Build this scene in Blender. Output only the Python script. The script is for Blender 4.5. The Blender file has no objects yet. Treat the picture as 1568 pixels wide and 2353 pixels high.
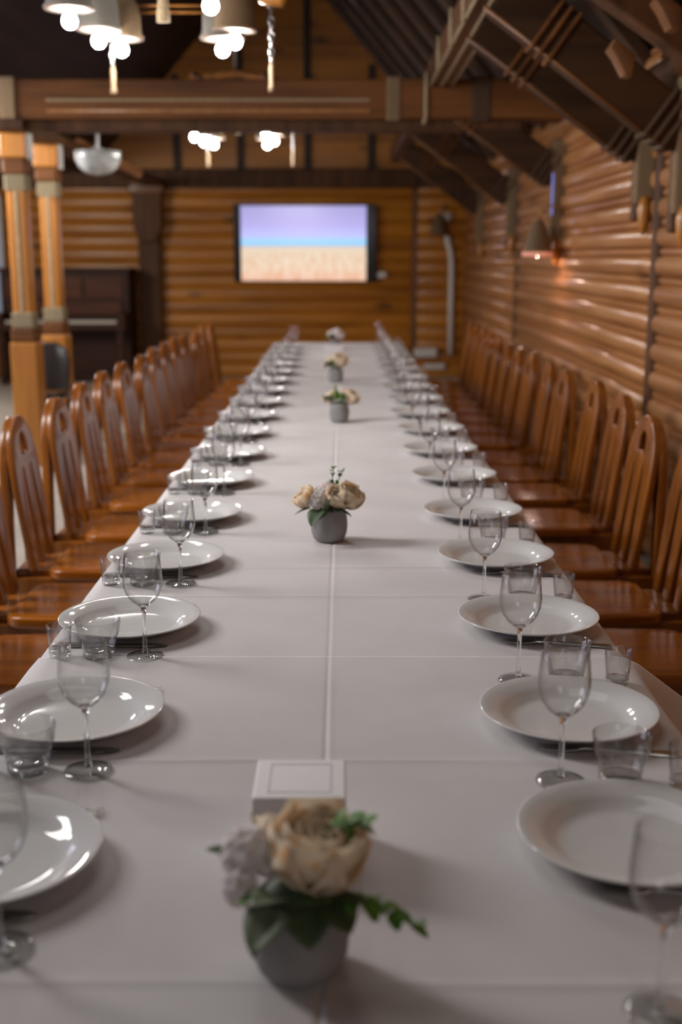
import bpy, bmesh, math, random
from math import sin, cos, pi, radians
from mathutils import Vector, Matrix, noise

random.seed(7)
S = bpy.context.scene
COL = S.collection

# ------------------------------------------------------------------ camera
cam_data = bpy.data.cameras.new('camera')
cam = bpy.data.objects.new('camera', cam_data)
COL.objects.link(cam)
S.camera = cam
F_PX, PITCH, CAM_Z, TABLE_Z = 2700.0, math.atan(586.5 / 2700.0), 1.45, 0.75
cam_data.sensor_fit = 'VERTICAL'
cam_data.sensor_height = 36.0
cam_data.lens = F_PX / 2353.0 * 36.0
cam_data.clip_start = 0.05
cam.location = (0, 0, CAM_Z)
cam.rotation_euler = (pi / 2 - PITCH, 0, 0)
cam_data.dof.use_dof = True
cam_data.dof.focus_distance = 2.18
cam_data.dof.aperture_fstop = 2.7

# ------------------------------------------------------------------ world and exposure
W = bpy.data.worlds.new('world')
S.world = W
W.use_nodes = True
W.node_tree.nodes['Background'].inputs[0].default_value = (1.0, 0.95, 0.92, 1)
W.node_tree.nodes['Background'].inputs[1].default_value = 0.11
S.view_settings.view_transform = 'Standard'
S.view_settings.look = 'None'
S.view_settings.exposure = 0.10
S.view_settings.gamma = 1.0
S.view_settings.use_curve_mapping = False
S.cycles.max_bounces = 10
S.cycles.transparent_max_bounces = 40
S.cycles.sample_clamp_indirect = 4.0
S.cycles.caustics_reflective = False
S.cycles.caustics_refractive = False
S.cycles.use_denoising = True

BULB = 210.0          # strength of the chandelier bulbs
BULB_COL = (1.0, 0.95, 0.90)


def area(name, loc, rot, sx, sy, power, color):
    d = bpy.data.lights.new(name, 'AREA')
    d.shape = 'RECTANGLE'
    d.size, d.size_y, d.energy, d.color = sx, sy, power, color
    o = bpy.data.objects.new(name, d)
    COL.objects.link(o)
    o.location, o.rotation_euler = loc, rot
    return o


# daylight of the windows of the left wall, unseen lamps over the rest of the hall, and added fill lights
area('window_daylight', (-5.0, 3.2, 1.55), (0, -pi / 2, 0), 1.3, 2.4, 38, (0.82, 0.80, 1.0))
area('window_daylight', (-5.0, 7.2, 1.55), (0, -pi / 2, 0), 1.3, 2.4, 38, (0.80, 0.78, 1.0))
def aimed(name, loc, to, sx, sy, power, color):
    return area(name, loc, (Vector(to) - Vector(loc)).to_track_quat('-Z', 'Y').to_euler(), sx, sy, power, color)


aimed('hall_and_fill_lights', (-2.7, 3.5, 2.75), (-0.3, 4.2, 0.75), 1.3, 1.3, 132, (1.0, 0.955, 0.935))
aimed('hall_and_fill_lights', (-2.9, 8.0, 2.70), (0.2, 7.6, 0.9), 1.0, 1.0, 310, (1.0, 0.94, 0.90))
aimed('hall_and_fill_lights', (-0.4, 2.3, 3.50), (-0.1, 2.6, 0.75), 1.6, 1.6, 9, (1.0, 0.96, 0.94))  # added overhead fill to lift the near cloth, no fitting there
aimed('hall_and_fill_lights', (0.9, -2.2, 2.5), (0.0, 1.6, 0.8), 1.2, 1.2, 8, (1.0, 0.96, 0.94))  # added fill from behind the camera for the flower fronts
area('aisle_fill', (-4.2, 10.4, 2.25), Vector((0.62, 0.62, -0.42)).to_track_quat('-Z', 'Y').to_euler(), 1.2, 0.8, 70, (1.0, 0.90, 0.78))  # added fill out of view, brightens the back wall


# ------------------------------------------------------------------ node helpers
def new_mat(name):
    m = bpy.data.materials.new(name)
    m.use_nodes = True
    nt = m.node_tree
    return m, nt, nt.nodes['Principled BSDF'], nt.links


def plain(name, col, rough=0.5, metal=0.0, coat=0.0, spec=0.5):
    m, nt, b, L = new_mat(name)
    b.inputs['Base Color'].default_value = (*col, 1)
    b.inputs['Roughness'].default_value = rough
    b.inputs['Metallic'].default_value = metal
    b.inputs['Coat Weight'].default_value = coat
    b.inputs['Coat Roughness'].default_value = 0.08
    b.inputs['Specular IOR Level'].default_value = spec
    return m


def mottled(name, c1, c2, scale, rough=0.6, bump=0.0, bscale=None, stretch=(1, 1, 1), spec=0.5):
    m, nt, b, L = new_mat(name)
    tc = nt.nodes.new('ShaderNodeTexCoord')
    mp = nt.nodes.new('ShaderNodeMapping')
    mp.inputs['Scale'].default_value = stretch
    L.new(tc.outputs['Object'], mp.inputs['Vector'])
    n = nt.nodes.new('ShaderNodeTexNoise')
    n.inputs['Scale'].default_value = scale
    n.inputs['Detail'].default_value = 4
    L.new(mp.outputs['Vector'], n.inputs['Vector'])
    r = nt.nodes.new('ShaderNodeValToRGB')
    r.color_ramp.elements[0].position, r.color_ramp.elements[1].position = 0.35, 0.65
    r.color_ramp.elements[0].color, r.color_ramp.elements[1].color = (*c1, 1), (*c2, 1)
    L.new(n.outputs['Fac'], r.inputs['Fac'])
    L.new(r.outputs['Color'], b.inputs['Base Color'])
    b.inputs['Roughness'].default_value = rough
    b.inputs['Specular IOR Level'].default_value = spec
    if bump:
        n2 = nt.nodes.new('ShaderNodeTexNoise')
        n2.inputs['Scale'].default_value = bscale or scale * 4
        L.new(tc.outputs['Object'], n2.inputs['Vector'])
        bp = nt.nodes.new('ShaderNodeBump')
        bp.inputs['Strength'].default_value = bump
        bp.inputs['Distance'].default_value = 0.01
        L.new(n2.outputs['Fac'], bp.inputs['Height'])
        L.new(bp.outputs['Normal'], b.inputs['Normal'])
    return m


def wood(name, light, dark, axis='X', scale=9.0, rough=0.4, coat=0.0, knots=0.0, knot_col=(0.03, 0.012, 0.004),
         spec=0.5, bands=None):
    """grain stretched along one axis, with optional knots and a per-object shift"""
    m, nt, b, L = new_mat(name)
    tc = nt.nodes.new('ShaderNodeTexCoord')
    oi = nt.nodes.new('ShaderNodeObjectInfo')
    mul = nt.nodes.new('ShaderNodeMath')
    mul.operation = 'MULTIPLY'
    mul.inputs[1].default_value = 37.0
    L.new(oi.outputs['Random'], mul.inputs[0])
    add = nt.nodes.new('ShaderNodeVectorMath')
    add.operation = 'ADD'
    L.new(tc.outputs['Object'], add.inputs[0])
    L.new(mul.outputs[0], add.inputs[1])
    mp = nt.nodes.new('ShaderNodeMapping')
    st = {'X': (0.07, 1, 1), 'Y': (1, 0.07, 1), 'Z': (1, 1, 0.07)}[axis]
    mp.inputs['Scale'].default_value = st
    L.new(add.outputs[0], mp.inputs['Vector'])
    n = nt.nodes.new('ShaderNodeTexNoise')
    n.inputs['Scale'].default_value = scale
    n.inputs['Detail'].default_value = 6
    n.inputs['Roughness'].default_value = 0.65
    n.inputs['Distortion'].default_value = 0.6
    L.new(mp.outputs['Vector'], n.inputs['Vector'])
    r = nt.nodes.new('ShaderNodeValToRGB')
    r.color_ramp.elements[0].position, r.color_ramp.elements[1].position = 0.36, 0.64
    r.color_ramp.elements[0].color, r.color_ramp.elements[1].color = (*dark, 1), (*light, 1)
    L.new(n.outputs['Fac'], r.inputs['Fac'])
    out = r.outputs['Color']
    if knots:
        mk = nt.nodes.new('ShaderNodeMapping')
        mk.inputs['Scale'].default_value = {'X': (0.45, 1, 1), 'Y': (1, 0.45, 1), 'Z': (1, 1, 0.45)}[axis]
        L.new(add.outputs[0], mk.inputs['Vector'])
        v = nt.nodes.new('ShaderNodeTexVoronoi')
        v.inputs['Scale'].default_value = knots
        L.new(mk.outputs['Vector'], v.inputs['Vector'])
        kr = nt.nodes.new('ShaderNodeValToRGB')
        kr.color_ramp.elements[0].position, kr.color_ramp.elements[1].position = 0.06, 0.17
        kr.color_ramp.elements[0].color, kr.color_ramp.elements[1].color = (0.75, 0.75, 0.75, 1), (0, 0, 0, 1)
        L.new(v.outputs['Distance'], kr.inputs['Fac'])
        mx = nt.nodes.new('ShaderNodeMix')
        mx.data_type = 'RGBA'
        L.new(kr.outputs['Color'], mx.inputs['Factor'])
        L.new(out, mx.inputs['A'])
        mx.inputs['B'].default_value = (*knot_col, 1)
        out = mx.outputs['Result']
    L.new(out, b.inputs['Base Color'])
    b.inputs['Roughness'].default_value = rough
    b.inputs['Coat Weight'].default_value = coat
    b.inputs['Coat Roughness'].default_value = 0.12
    b.inputs['Specular IOR Level'].default_value = spec
    bp = nt.nodes.new('ShaderNodeBump')
    bp.inputs['Strength'].default_value = 0.12
    bp.inputs['Distance'].default_value = 0.004
    L.new(n.outputs['Fac'], bp.inputs['Height'])
    L.new(bp.outputs['Normal'], b.inputs['Normal'])
    return m


def emitter(name, col, strength):
    m = bpy.data.materials.new(name)
    m.use_nodes = True
    nt = m.node_tree
    nt.nodes.clear()
    e = nt.nodes.new('ShaderNodeEmission')
    e.inputs[0].default_value = (*col, 1)
    e.inputs[1].default_value = strength
    o = nt.nodes.new('ShaderNodeOutputMaterial')
    nt.links.new(e.outputs[0], o.inputs[0])
    return m


def thin_glass(name, face_col, edge_col, gloss_rough=0.02, gloss=0.03, refract=0.0):
    """clear thin wall: mostly transparent, Fresnel-like gloss, slightly darker towards grazing"""
    m = bpy.data.materials.new(name)
    m.use_nodes = True
    nt = m.node_tree
    nt.nodes.clear()
    L = nt.links
    lw = nt.nodes.new('ShaderNodeLayerWeight')
    lw.inputs['Blend'].default_value = 0.5
    p = nt.nodes.new('ShaderNodeMath')
    p.operation = 'POWER'
    p.inputs[1].default_value = 4.0
    L.new(lw.outputs['Facing'], p.inputs[0])
    ma = nt.nodes.new('ShaderNodeMath')
    ma.operation = 'MULTIPLY_ADD'
    ma.inputs[1].default_value = 0.90
    ma.inputs[2].default_value = gloss
    L.new(p.outputs[0], ma.inputs[0])
    p2 = nt.nodes.new('ShaderNodeMath')
    p2.operation = 'POWER'
    p2.inputs[1].default_value = 3.6
    L.new(lw.outputs['Facing'], p2.inputs[0])
    mx = nt.nodes.new('ShaderNodeMix')
    mx.data_type = 'RGBA'
    L.new(p2.outputs[0], mx.inputs['Factor'])
    mx.inputs['A'].default_value = (*face_col, 1)
    mx.inputs['B'].default_value = (*edge_col, 1)
    tr = nt.nodes.new('ShaderNodeBsdfTransparent')
    L.new(mx.outputs['Result'], tr.inputs['Color'])
    gl = nt.nodes.new('ShaderNodeBsdfGlossy')
    gl.inputs['Roughness'].default_value = gloss_rough
    ms = nt.nodes.new('ShaderNodeMixShader')
    L.new(ma.outputs[0], ms.inputs[0])
    L.new(tr.outputs[0], ms.inputs[1])
    L.new(gl.outputs[0], ms.inputs[2])
    out = ms.outputs[0]
    if refract:                    # share of true refraction for the thick pressed glass
        g = nt.nodes.new('ShaderNodeBsdfGlass')
        g.inputs['Roughness'].default_value = 0.0
        g.inputs['IOR'].default_value = 1.48
        m2 = nt.nodes.new('ShaderNodeMixShader')
        m2.inputs[0].default_value = refract
        L.new(out, m2.inputs[1])
        L.new(g.outputs[0], m2.inputs[2])
        out = m2.outputs[0]
    o = nt.nodes.new('ShaderNodeOutputMaterial')
    L.new(out, o.inputs[0])
    return m


def solid_glass(name, col=(0.97, 0.98, 0.975)):
    m, nt, b, L = new_mat(name)
    b.inputs['Base Color'].default_value = (*col, 1)
    b.inputs['Roughness'].default_value = 0.0
    b.inputs['IOR'].default_value = 1.5
    b.inputs['Transmission Weight'].default_value = 1.0
    return m


def stripes(name, c1, c2, axis, freq, rough=0.8, bump=0.6, wob=1.5):
    """wound rope or wicker: fine bands along one axis"""
    m, nt, b, L = new_mat(name)
    tc = nt.nodes.new('ShaderNodeTexCoord')
    w = nt.nodes.new('ShaderNodeTexWave')
    w.bands_direction = axis
    w.inputs['Scale'].default_value = freq
    w.inputs['Distortion'].default_value = wob
    L.new(tc.outputs['Object'], w.inputs['Vector'])
    mx = nt.nodes.new('ShaderNodeMix')
    mx.data_type = 'RGBA'
    L.new(w.outputs['Fac'], mx.inputs['Factor'])
    mx.inputs['A'].default_value = (*c1, 1)
    mx.inputs['B'].default_value = (*c2, 1)
    L.new(mx.outputs['Result'], b.inputs['Base Color'])
    b.inputs['Roughness'].default_value = rough
    bp = nt.nodes.new('ShaderNodeBump')
    bp.inputs['Strength'].default_value = bump
    bp.inputs['Distance'].default_value = 0.01
    L.new(w.outputs['Fac'], bp.inputs['Height'])
    L.new(bp.outputs['Normal'], b.inputs['Normal'])
    return m


# ------------------------------------------------------------------ materials
M = {}
M['chair'] = wood('varnished_chair_wood', (0.28, 0.088, 0.009), (0.125, 0.036, 0.004), 'Z', 14, 0.28, 0.32, 0, spec=0.40)
M['seat'] = wood('varnished_seat_wood', (0.37, 0.115, 0.007), (0.21, 0.056, 0.004), 'X', 12, 0.20, 0.15, 0, spec=0.40)
M['log'] = wood('pine_log', (0.52, 0.250, 0.092), (0.33, 0.132, 0.038), 'Y', 10, 0.34, 0.35, 2.2, (0.10, 0.040, 0.014))
M['log_x'] = wood('amber_log', (0.52, 0.205, 0.016), (0.27, 0.090, 0.006), 'X', 7, 0.45, 0.1, 2.6, (0.06, 0.020, 0.004))
M['chink'] = mottled('flax_chinking', (0.27, 0.195, 0.070), (0.40, 0.31, 0.125), 40, 0.9, 0.5, 90, (1, 0.3, 1))
M['groove'] = plain('dark_groove', (0.085, 0.036, 0.008), 0.8)
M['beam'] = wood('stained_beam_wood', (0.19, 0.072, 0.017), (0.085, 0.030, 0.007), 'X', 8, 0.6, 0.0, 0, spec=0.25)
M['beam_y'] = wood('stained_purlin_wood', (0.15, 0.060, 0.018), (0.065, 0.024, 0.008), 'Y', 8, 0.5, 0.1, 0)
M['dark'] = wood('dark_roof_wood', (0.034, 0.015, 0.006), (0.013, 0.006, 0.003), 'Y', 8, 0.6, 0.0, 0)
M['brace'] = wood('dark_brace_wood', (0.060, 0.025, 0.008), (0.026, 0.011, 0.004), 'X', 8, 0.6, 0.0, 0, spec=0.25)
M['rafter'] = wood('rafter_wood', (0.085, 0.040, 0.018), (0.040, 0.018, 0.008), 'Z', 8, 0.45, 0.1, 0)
M['post'] = wood('amber_post_wood', (0.50, 0.20, 0.022), (0.33, 0.115, 0.011), 'Z', 8, 0.42, 0.15, 1.4, (0.05, 0.016, 0.004))
M['carved'] = wood('carved_tip_wood', (0.46, 0.19, 0.028), (0.27, 0.095, 0.012), 'Z', 12, 0.4, 0.2, 0)
M['corbel'] = wood('corbel_wood', (0.17, 0.064, 0.012), (0.10, 0.036, 0.007), 'X', 10, 0.5, 0.1, 0)
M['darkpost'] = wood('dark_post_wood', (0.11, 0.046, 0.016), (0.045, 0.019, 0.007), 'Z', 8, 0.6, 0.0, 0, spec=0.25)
M['rope'] = stripes('rope_binding', (0.20, 0.155, 0.085), (0.38, 0.31, 0.19), 'Z', 38, 0.9)
M['rope_v'] = stripes('rope_binding_upright', (0.15, 0.095, 0.045), (0.32, 0.22, 0.12), 'X', 42, 0.9)
M['rope_dark'] = stripes('dark_rope_binding', (0.045, 0.024, 0.011), (0.14, 0.08, 0.04), 'X', 42, 0.9)
M['cord'] = mottled('flax_cord', (0.30, 0.22, 0.12), (0.42, 0.33, 0.2), 60, 0.9)
M['grip'] = plain('turned_wood_grip', (0.17, 0.115, 0.06), 0.6)
M['floor'] = mottled('pale_floor_tile', (0.48, 0.44, 0.38), (0.58, 0.54, 0.47), 3, 0.35)
M['cloth'] = mottled('white_tablecloth', (0.60, 0.575, 0.575), (0.65, 0.625, 0.625), 5, 0.9, 0.10, 900, (1, 1, 1), 0.15)
M['china'] = plain('white_china', (0.66, 0.655, 0.645), 0.07, 0, 0.0)
M['steel'] = plain('cutlery_steel', (0.42, 0.41, 0.39), 0.25, 1.0)
M['thin'] = thin_glass('wine_glass_wall', (0.998, 0.998, 0.998), (0.40, 0.41, 0.40), 0.01, 0.035)
M['thick'] = thin_glass('tumbler_wall', (0.993, 0.995, 0.994), (0.46, 0.50, 0.48), 0.01, 0.05, 0.10)
M['glass'] = thin_glass('clear_glass', (0.985, 0.988, 0.986), (0.46, 0.48, 0.47), 0.03, 0.09)
M['stemglass'] = solid_glass('clear_stem_glass')
M['concrete'] = mottled('grey_concrete', (0.22, 0.21, 0.21), (0.31, 0.30, 0.30), 14, 0.85, 0.25, 60)
M['wicker'] = stripes('grey_wicker', (0.12, 0.105, 0.085), (0.34, 0.31, 0.27), 'Z', 55, 0.8, 0.9, 3)
M['wicker2'] = stripes('tan_wicker', (0.20, 0.12, 0.055), (0.42, 0.29, 0.16), 'Z', 45, 0.8, 0.9, 3)
M['shade_in'] = plain('pale_shade_rim', (0.16, 0.11, 0.08), 0.8)
M['glow_rim'] = None
M['bulb'] = emitter('lit_bulb', BULB_COL, BULB)
M['sconce_bulb'] = emitter('lit_sconce_bulb', (1.0, 0.70, 0.58), 105)
M['chain'] = plain('dull_chain_metal', (0.42, 0.41, 0.40), 0.35, 0.9)
M['brass'] = plain('aged_brass', (0.40, 0.24, 0.07), 0.4, 0.8)
M['paint_white'] = plain('white_plastic', (0.62, 0.61, 0.58), 0.45)
M['card'] = plain('white_card', (0.80, 0.78, 0.79), 0.5)
M['print'] = plain('grey_print', (0.48, 0.48, 0.50), 0.6)
M['black'] = plain('black_gloss_plastic', (0.012, 0.012, 0.014), 0.15)
M['leather'] = plain('black_leather', (0.030, 0.026, 0.026), 0.22)
M['piano'] = wood('dark_piano_wood', (0.050, 0.015, 0.006), (0.018, 0.006, 0.003), 'X', 8, 0.5, 0.0, 0, spec=0.2)
M['piano_panel'] = wood('piano_panel_wood', (0.11, 0.034, 0.011), (0.055, 0.017, 0.006), 'X', 8, 0.5, 0.0, 0, spec=0.2)
M['ivory'] = plain('ivory_keys', (0.62, 0.57, 0.47), 0.3)
M['ebony'] = plain('ebony_keys', (0.015, 0.013, 0.012), 0.3)
M['leaf_dark'] = mottled('dark_leaf', (0.040, 0.075, 0.030), (0.070, 0.110, 0.048), 40, 0.55)
M['leaf_grey'] = mottled('grey_green_leaf', (0.13, 0.17, 0.095), (0.20, 0.24, 0.15), 40, 0.6)
M['leaf_bright'] = mottled('bright_leaf', (0.07, 0.19, 0.018), (0.14, 0.30, 0.035), 40, 0.5)
M['stem'] = plain('green_stem', (0.06, 0.12, 0.03), 0.6)
M['frost'] = mottled('pale_bowl_glass', (0.22, 0.24, 0.22), (0.60, 0.62, 0.62), 9, 0.12)
M['pane'] = emitter('daylit_window_pane', (0.62, 0.66, 0.82), 0.30)
M['bluish_strip'] = emitter('bluish_glow', (0.28, 0.30, 0.80), 0.8)
M['frame_white'] = plain('white_window_frame', (0.6, 0.6, 0.6), 0.5)


def petal_mat(name, inner, outer, tip):
    """petal colour runs from heart to rim with a few reddish flecks (texture of the flower itself)"""
    m, nt, b, L = new_mat(name)
    tc = nt.nodes.new('ShaderNodeTexCoord')
    n = nt.nodes.new('ShaderNodeTexNoise')
    n.inputs['Scale'].default_value = 55
    L.new(tc.outputs['Object'], n.inputs['Vector'])
    r = nt.nodes.new('ShaderNodeValToRGB')
    e = r.color_ramp.elements
    e[0].position, e[0].color = 0.33, (*inner, 1)
    e[1].position, e[1].color = 0.52, (*outer, 1)
    x = e.new(0.70)
    x.color = (*outer, 1)
    y = e.new(0.76)
    y.color = (*tip, 1)
    L.new(n.outputs['Fac'], r.inputs['Fac'])
    L.new(r.outputs['Color'], b.inputs['Base Color'])
    b.inputs['Roughness'].default_value = 0.8
    t_, mx = nt.nodes.new('ShaderNodeBsdfTranslucent'), nt.nodes.new('ShaderNodeMixShader')
    L.new(r.outputs['Color'], t_.inputs['Color'])
    mx.inputs[0].default_value = 0.48
    L.new(b.outputs[0], mx.inputs[1])
    L.new(t_.outputs[0], mx.inputs[2])
    L.new(mx.outputs[0], nt.nodes['Material Output'].inputs['Surface'])
    return m


M['peach'] = petal_mat('peach_petals', (0.93, 0.70, 0.42), (0.95, 0.87, 0.73), (0.82, 0.20, 0.10))
M['blush'] = petal_mat('blush_petals', (0.86, 0.70, 0.63), (0.92, 0.86, 0.83), (0.75, 0.35, 0.28))
M['white_petal'] = petal_mat('white_petals', (0.84, 0.77, 0.74), (0.94, 0.91, 0.90), (0.80, 0.50, 0.46))
M['heart'] = plain('yellow_flower_heart', (0.35, 0.24, 0.05), 0.7)


def tv_mat():
    """a still picture on a lit screen: lilac sky, blue haze, wheat field"""
    m = bpy.data.materials.new('lit_tv_picture')
    m.use_nodes = True
    nt = m.node_tree
    b = nt.nodes['Principled BSDF']
    L = nt.links
    tc = nt.nodes.new('ShaderNodeTexCoord')
    sp = nt.nodes.new('ShaderNodeSeparateXYZ')
    L.new(tc.outputs['Generated'], sp.inputs[0])
    n = nt.nodes.new('ShaderNodeTexNoise')
    n.inputs['Scale'].default_value = 9
    n.inputs['Detail'].default_value = 3
    mp = nt.nodes.new('ShaderNodeMapping')
    mp.inputs['Scale'].default_value = (2.6, 1, 0.7)
    L.new(tc.outputs['Generated'], mp.inputs[0])
    L.new(mp.outputs[0], n.inputs['Vector'])
    r = nt.nodes.new('ShaderNodeValToRGB')
    e = r.color_ramp.elements
    e[0].position, e[0].color = 0.0, (0.86, 0.52, 0.38, 1)
    e[1].position, e[1].color = 1.0, (0.36, 0.34, 0.66, 1)
    for p, c in ((0.18, (0.84, 0.66, 0.50)), (0.42, (0.78, 0.64, 0.49)), (0.455, (0.72, 0.56, 0.44)), (0.475, (0.34, 0.58, 0.88)),
                 (0.53, (0.32, 0.68, 1.0)), (0.60, (0.52, 0.53, 0.98)), (0.75, (0.45, 0.40, 0.78))):
        x = e.new(p)
        x.color = (*c, 1)
    L.new(sp.outputs['Z'], r.inputs['Fac'])
    lt = nt.nodes.new('ShaderNodeMath')
    lt.operation = 'LESS_THAN'
    lt.inputs[1].default_value = 0.38
    L.new(sp.outputs['Z'], lt.inputs[0])
    rr = nt.nodes.new('ShaderNodeValToRGB')
    rr.color_ramp.elements[0].position, rr.color_ramp.elements[1].position = 0.38, 0.62
    rr.color_ramp.elements[0].color, rr.color_ramp.elements[1].color = (0.96, 0.82, 0.74, 1), (1.02, 1.05, 1.06, 1)
    L.new(n.outputs['Fac'], rr.inputs['Fac'])
    mx = nt.nodes.new('ShaderNodeMix')
    mx.data_type = 'RGBA'
    mx.blend_type = 'MULTIPLY'
    L.new(lt.outputs[0], mx.inputs['Factor'])
    L.new(r.outputs['Color'], mx.inputs['A'])
    L.new(rr.outputs['Color'], mx.inputs['B'])
    b.inputs['Base Color'].default_value = (0.01, 0.01, 0.01, 1)
    b.inputs['Roughness'].default_value = 0.2
    L.new(mx.outputs['Result'], b.inputs['Emission Color'])
    b.inputs['Emission Strength'].default_value = 1.0
    return m


M['tv'] = tv_mat()


def translucent(name, col):
    m = bpy.data.materials.new(name)
    m.use_nodes = True
    nt = m.node_tree
    nt.nodes.clear()
    d, t_ = nt.nodes.new('ShaderNodeBsdfDiffuse'), nt.nodes.new('ShaderNodeBsdfTranslucent')
    d.inputs[0].default_value = t_.inputs[0].default_value = (*col, 1)
    mx, o = nt.nodes.new('ShaderNodeMixShader'), nt.nodes.new('ShaderNodeOutputMaterial')
    nt.links.new(d.outputs[0], mx.inputs[1])
    nt.links.new(t_.outputs[0], mx.inputs[2])
    nt.links.new(mx.outputs[0], o.inputs[0])
    return m


M['glow_rim'] = translucent('translucent_rim', (0.80, 0.58, 0.50))


# ------------------------------------------------------------------ object helpers
def link(o, parent=None):
    COL.objects.link(o)
    if parent is not None:
        o.parent = parent
    return o


def obj(name, bm, mats, parent=None, smooth=True, loc=(0, 0, 0), rot=(0, 0, 0), auto=None):
    if isinstance(bm, bmesh.types.BMesh):
        bmesh.ops.recalc_face_normals(bm, faces=bm.faces)
        me = bpy.data.meshes.new(name)
        bm.to_mesh(me)
        bm.free()
    else:
        me = bm
        me.name = name
    me.materials.clear()
    for m in (mats if isinstance(mats, (list, tuple)) else [mats]):
        me.materials.append(m)
    if smooth:
        me.polygons.foreach_set('use_smooth', [True] * len(me.polygons))
        if auto is not None:
            me.set_sharp_from_angle(angle=radians(auto))
    o = bpy.data.objects.new(name, me)
    o.location, o.rotation_euler = loc, rot
    return link(o, parent)


def tag(o, label=None, cat=None, group=None, kind=None):
    if label: o['label'] = label
    if cat: o['category'] = cat
    if group: o['group'] = group
    if kind: o['kind'] = kind
    return o


def thing(name, label, cat, loc=(0, 0, 0), rz=0.0, group=None):
    o = bpy.data.objects.new(name, None)
    o.empty_display_size = 0.05
    o.location, o.rotation_euler = loc, (0, 0, rz)
    link(o)
    return tag(o, label, cat, group)


def struct(name, bm, mats, label=None, smooth=False, auto=None):
    return tag(obj(name, bm, mats, None, smooth, auto=auto), label, None, None, 'structure')


def dup(root, loc, rz, label, group=None):
    """a thing and its parts and sub-parts, sharing mesh data"""
    r = root.copy()
    COL.objects.link(r)
    r.location, r.rotation_euler = loc, (root.rotation_euler[0], root.rotation_euler[1], rz)
    r['label'] = label
    if group: r['group'] = group
    for ch in list(root.children):
        c = ch.copy()
        COL.objects.link(c)
        c.parent = r
        for g in list(ch.children):
            d = g.copy()
            COL.objects.link(d)
            d.parent = c
    return r


def box(bm, x0, x1, y0, y1, z0, z1, bev=0.0, mi=0):
    vs = [bm.verts.new((x, y, z)) for x in (x0, x1) for y in (y0, y1) for z in (z0, z1)]
    fs = []
    for q in ((0, 1, 3, 2), (4, 6, 7, 5), (0, 4, 5, 1), (2, 3, 7, 6), (0, 2, 6, 4), (1, 5, 7, 3)):
        f = bm.faces.new([vs[i] for i in q])
        f.material_index = mi
        fs.append(f)
    if bev:
        es = list({e for f in fs for e in f.edges})
        bmesh.ops.bevel(bm, geom=es, offset=bev, segments=2, affect='EDGES', profile=0.5)
    return fs


def B(*args, **kw):
    bm = bmesh.new()
    box(bm, *args, **kw)
    return bm


def bar(bm, p0, p1, w, h, up=(0, 0, 1), bev=0.0):
    """box beam from p0 to p1, width w sideways, height h along 'up'"""
    p0, p1 = Vector(p0), Vector(p1)
    d = (p1 - p0)
    L = d.length
    d.normalize()
    s = d.cross(Vector(up)).normalized()
    u = s.cross(d).normalized()
    t = bmesh.new()
    box(t, 0, L, -w / 2, w / 2, -h / 2, h / 2, bev)
    mt = Matrix((d.to_4d(), s.to_4d(), u.to_4d(), (0, 0, 0, 1)))
    R = Matrix(((d.x, s.x, u.x, p0.x), (d.y, s.y, u.y, p0.y), (d.z, s.z, u.z, p0.z), (0, 0, 0, 1)))
    t.transform(R)
    me = bpy.data.meshes.new('t')
    t.to_mesh(me)
    t.free()
    bm.from_mesh(me)
    bpy.data.meshes.remove(me)
    return bm


def lathe(profile, segs=32, bm=None, closed=False, center=(0, 0, 0), fx=None):
    """revolve (r, z) points round Z; r=0 points become poles; closed joins last to first"""
    bm = bm or bmesh.new()
    rings = []
    for r, z in profile:
        if r < 1e-6:
            rings.append([bm.verts.new((center[0], center[1], center[2] + z))])
        else:
            ring = []
            for k in range(segs):
                a = 2 * pi * k / segs
                rr = r if fx is None else fx(r, z, a)
                ring.append(bm.verts.new((center[0] + rr * cos(a), center[1] + rr * sin(a), center[2] + z)))
            rings.append(ring)
    n = len(rings)
    for i in range(n if closed else n - 1):
        a, b = rings[i], rings[(i + 1) % n]
        for k in range(segs):
            k2 = (k + 1) % segs
            if len(a) == 1 and len(b) == 1:
                break
            if len(a) == 1:
                bm.faces.new((a[0], b[k], b[k2]))
            elif len(b) == 1:
                bm.faces.new((a[k], b[0], a[k2]))
            else:
                bm.faces.new((a[k], b[k], b[k2], a[k2]))
    return bm


def tube(pts, r, segs=8, bm=None, radii=None):
    bm = bm or bmesh.new()
    pts = [Vector(p) for p in pts]
    rings = []
    prev = None
    for i, p in enumerate(pts):
        d = (pts[min(i + 1, len(pts) - 1)] - pts[max(i - 1, 0)]).normalized()
        ref = prev if prev is not None else (Vector((0, 0, 1)) if abs(d.z) < 0.9 else Vector((1, 0, 0)))
        s = (ref - d * ref.dot(d)).normalized()
        prev = s
        t = d.cross(s)
        rad = radii[i] if radii else r
        rings.append([bm.verts.new(p + s * rad * cos(2 * pi * k / segs) + t * rad * sin(2 * pi * k / segs)) for k in range(segs)])
    for a, b in zip(rings, rings[1:]):
        for k in range(segs):
            bm.faces.new((a[k], a[(k + 1) % segs], b[(k + 1) % segs], b[k]))
    bm.faces.new(rings[0][::-1])
    bm.faces.new(rings[-1])
    return bm


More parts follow.
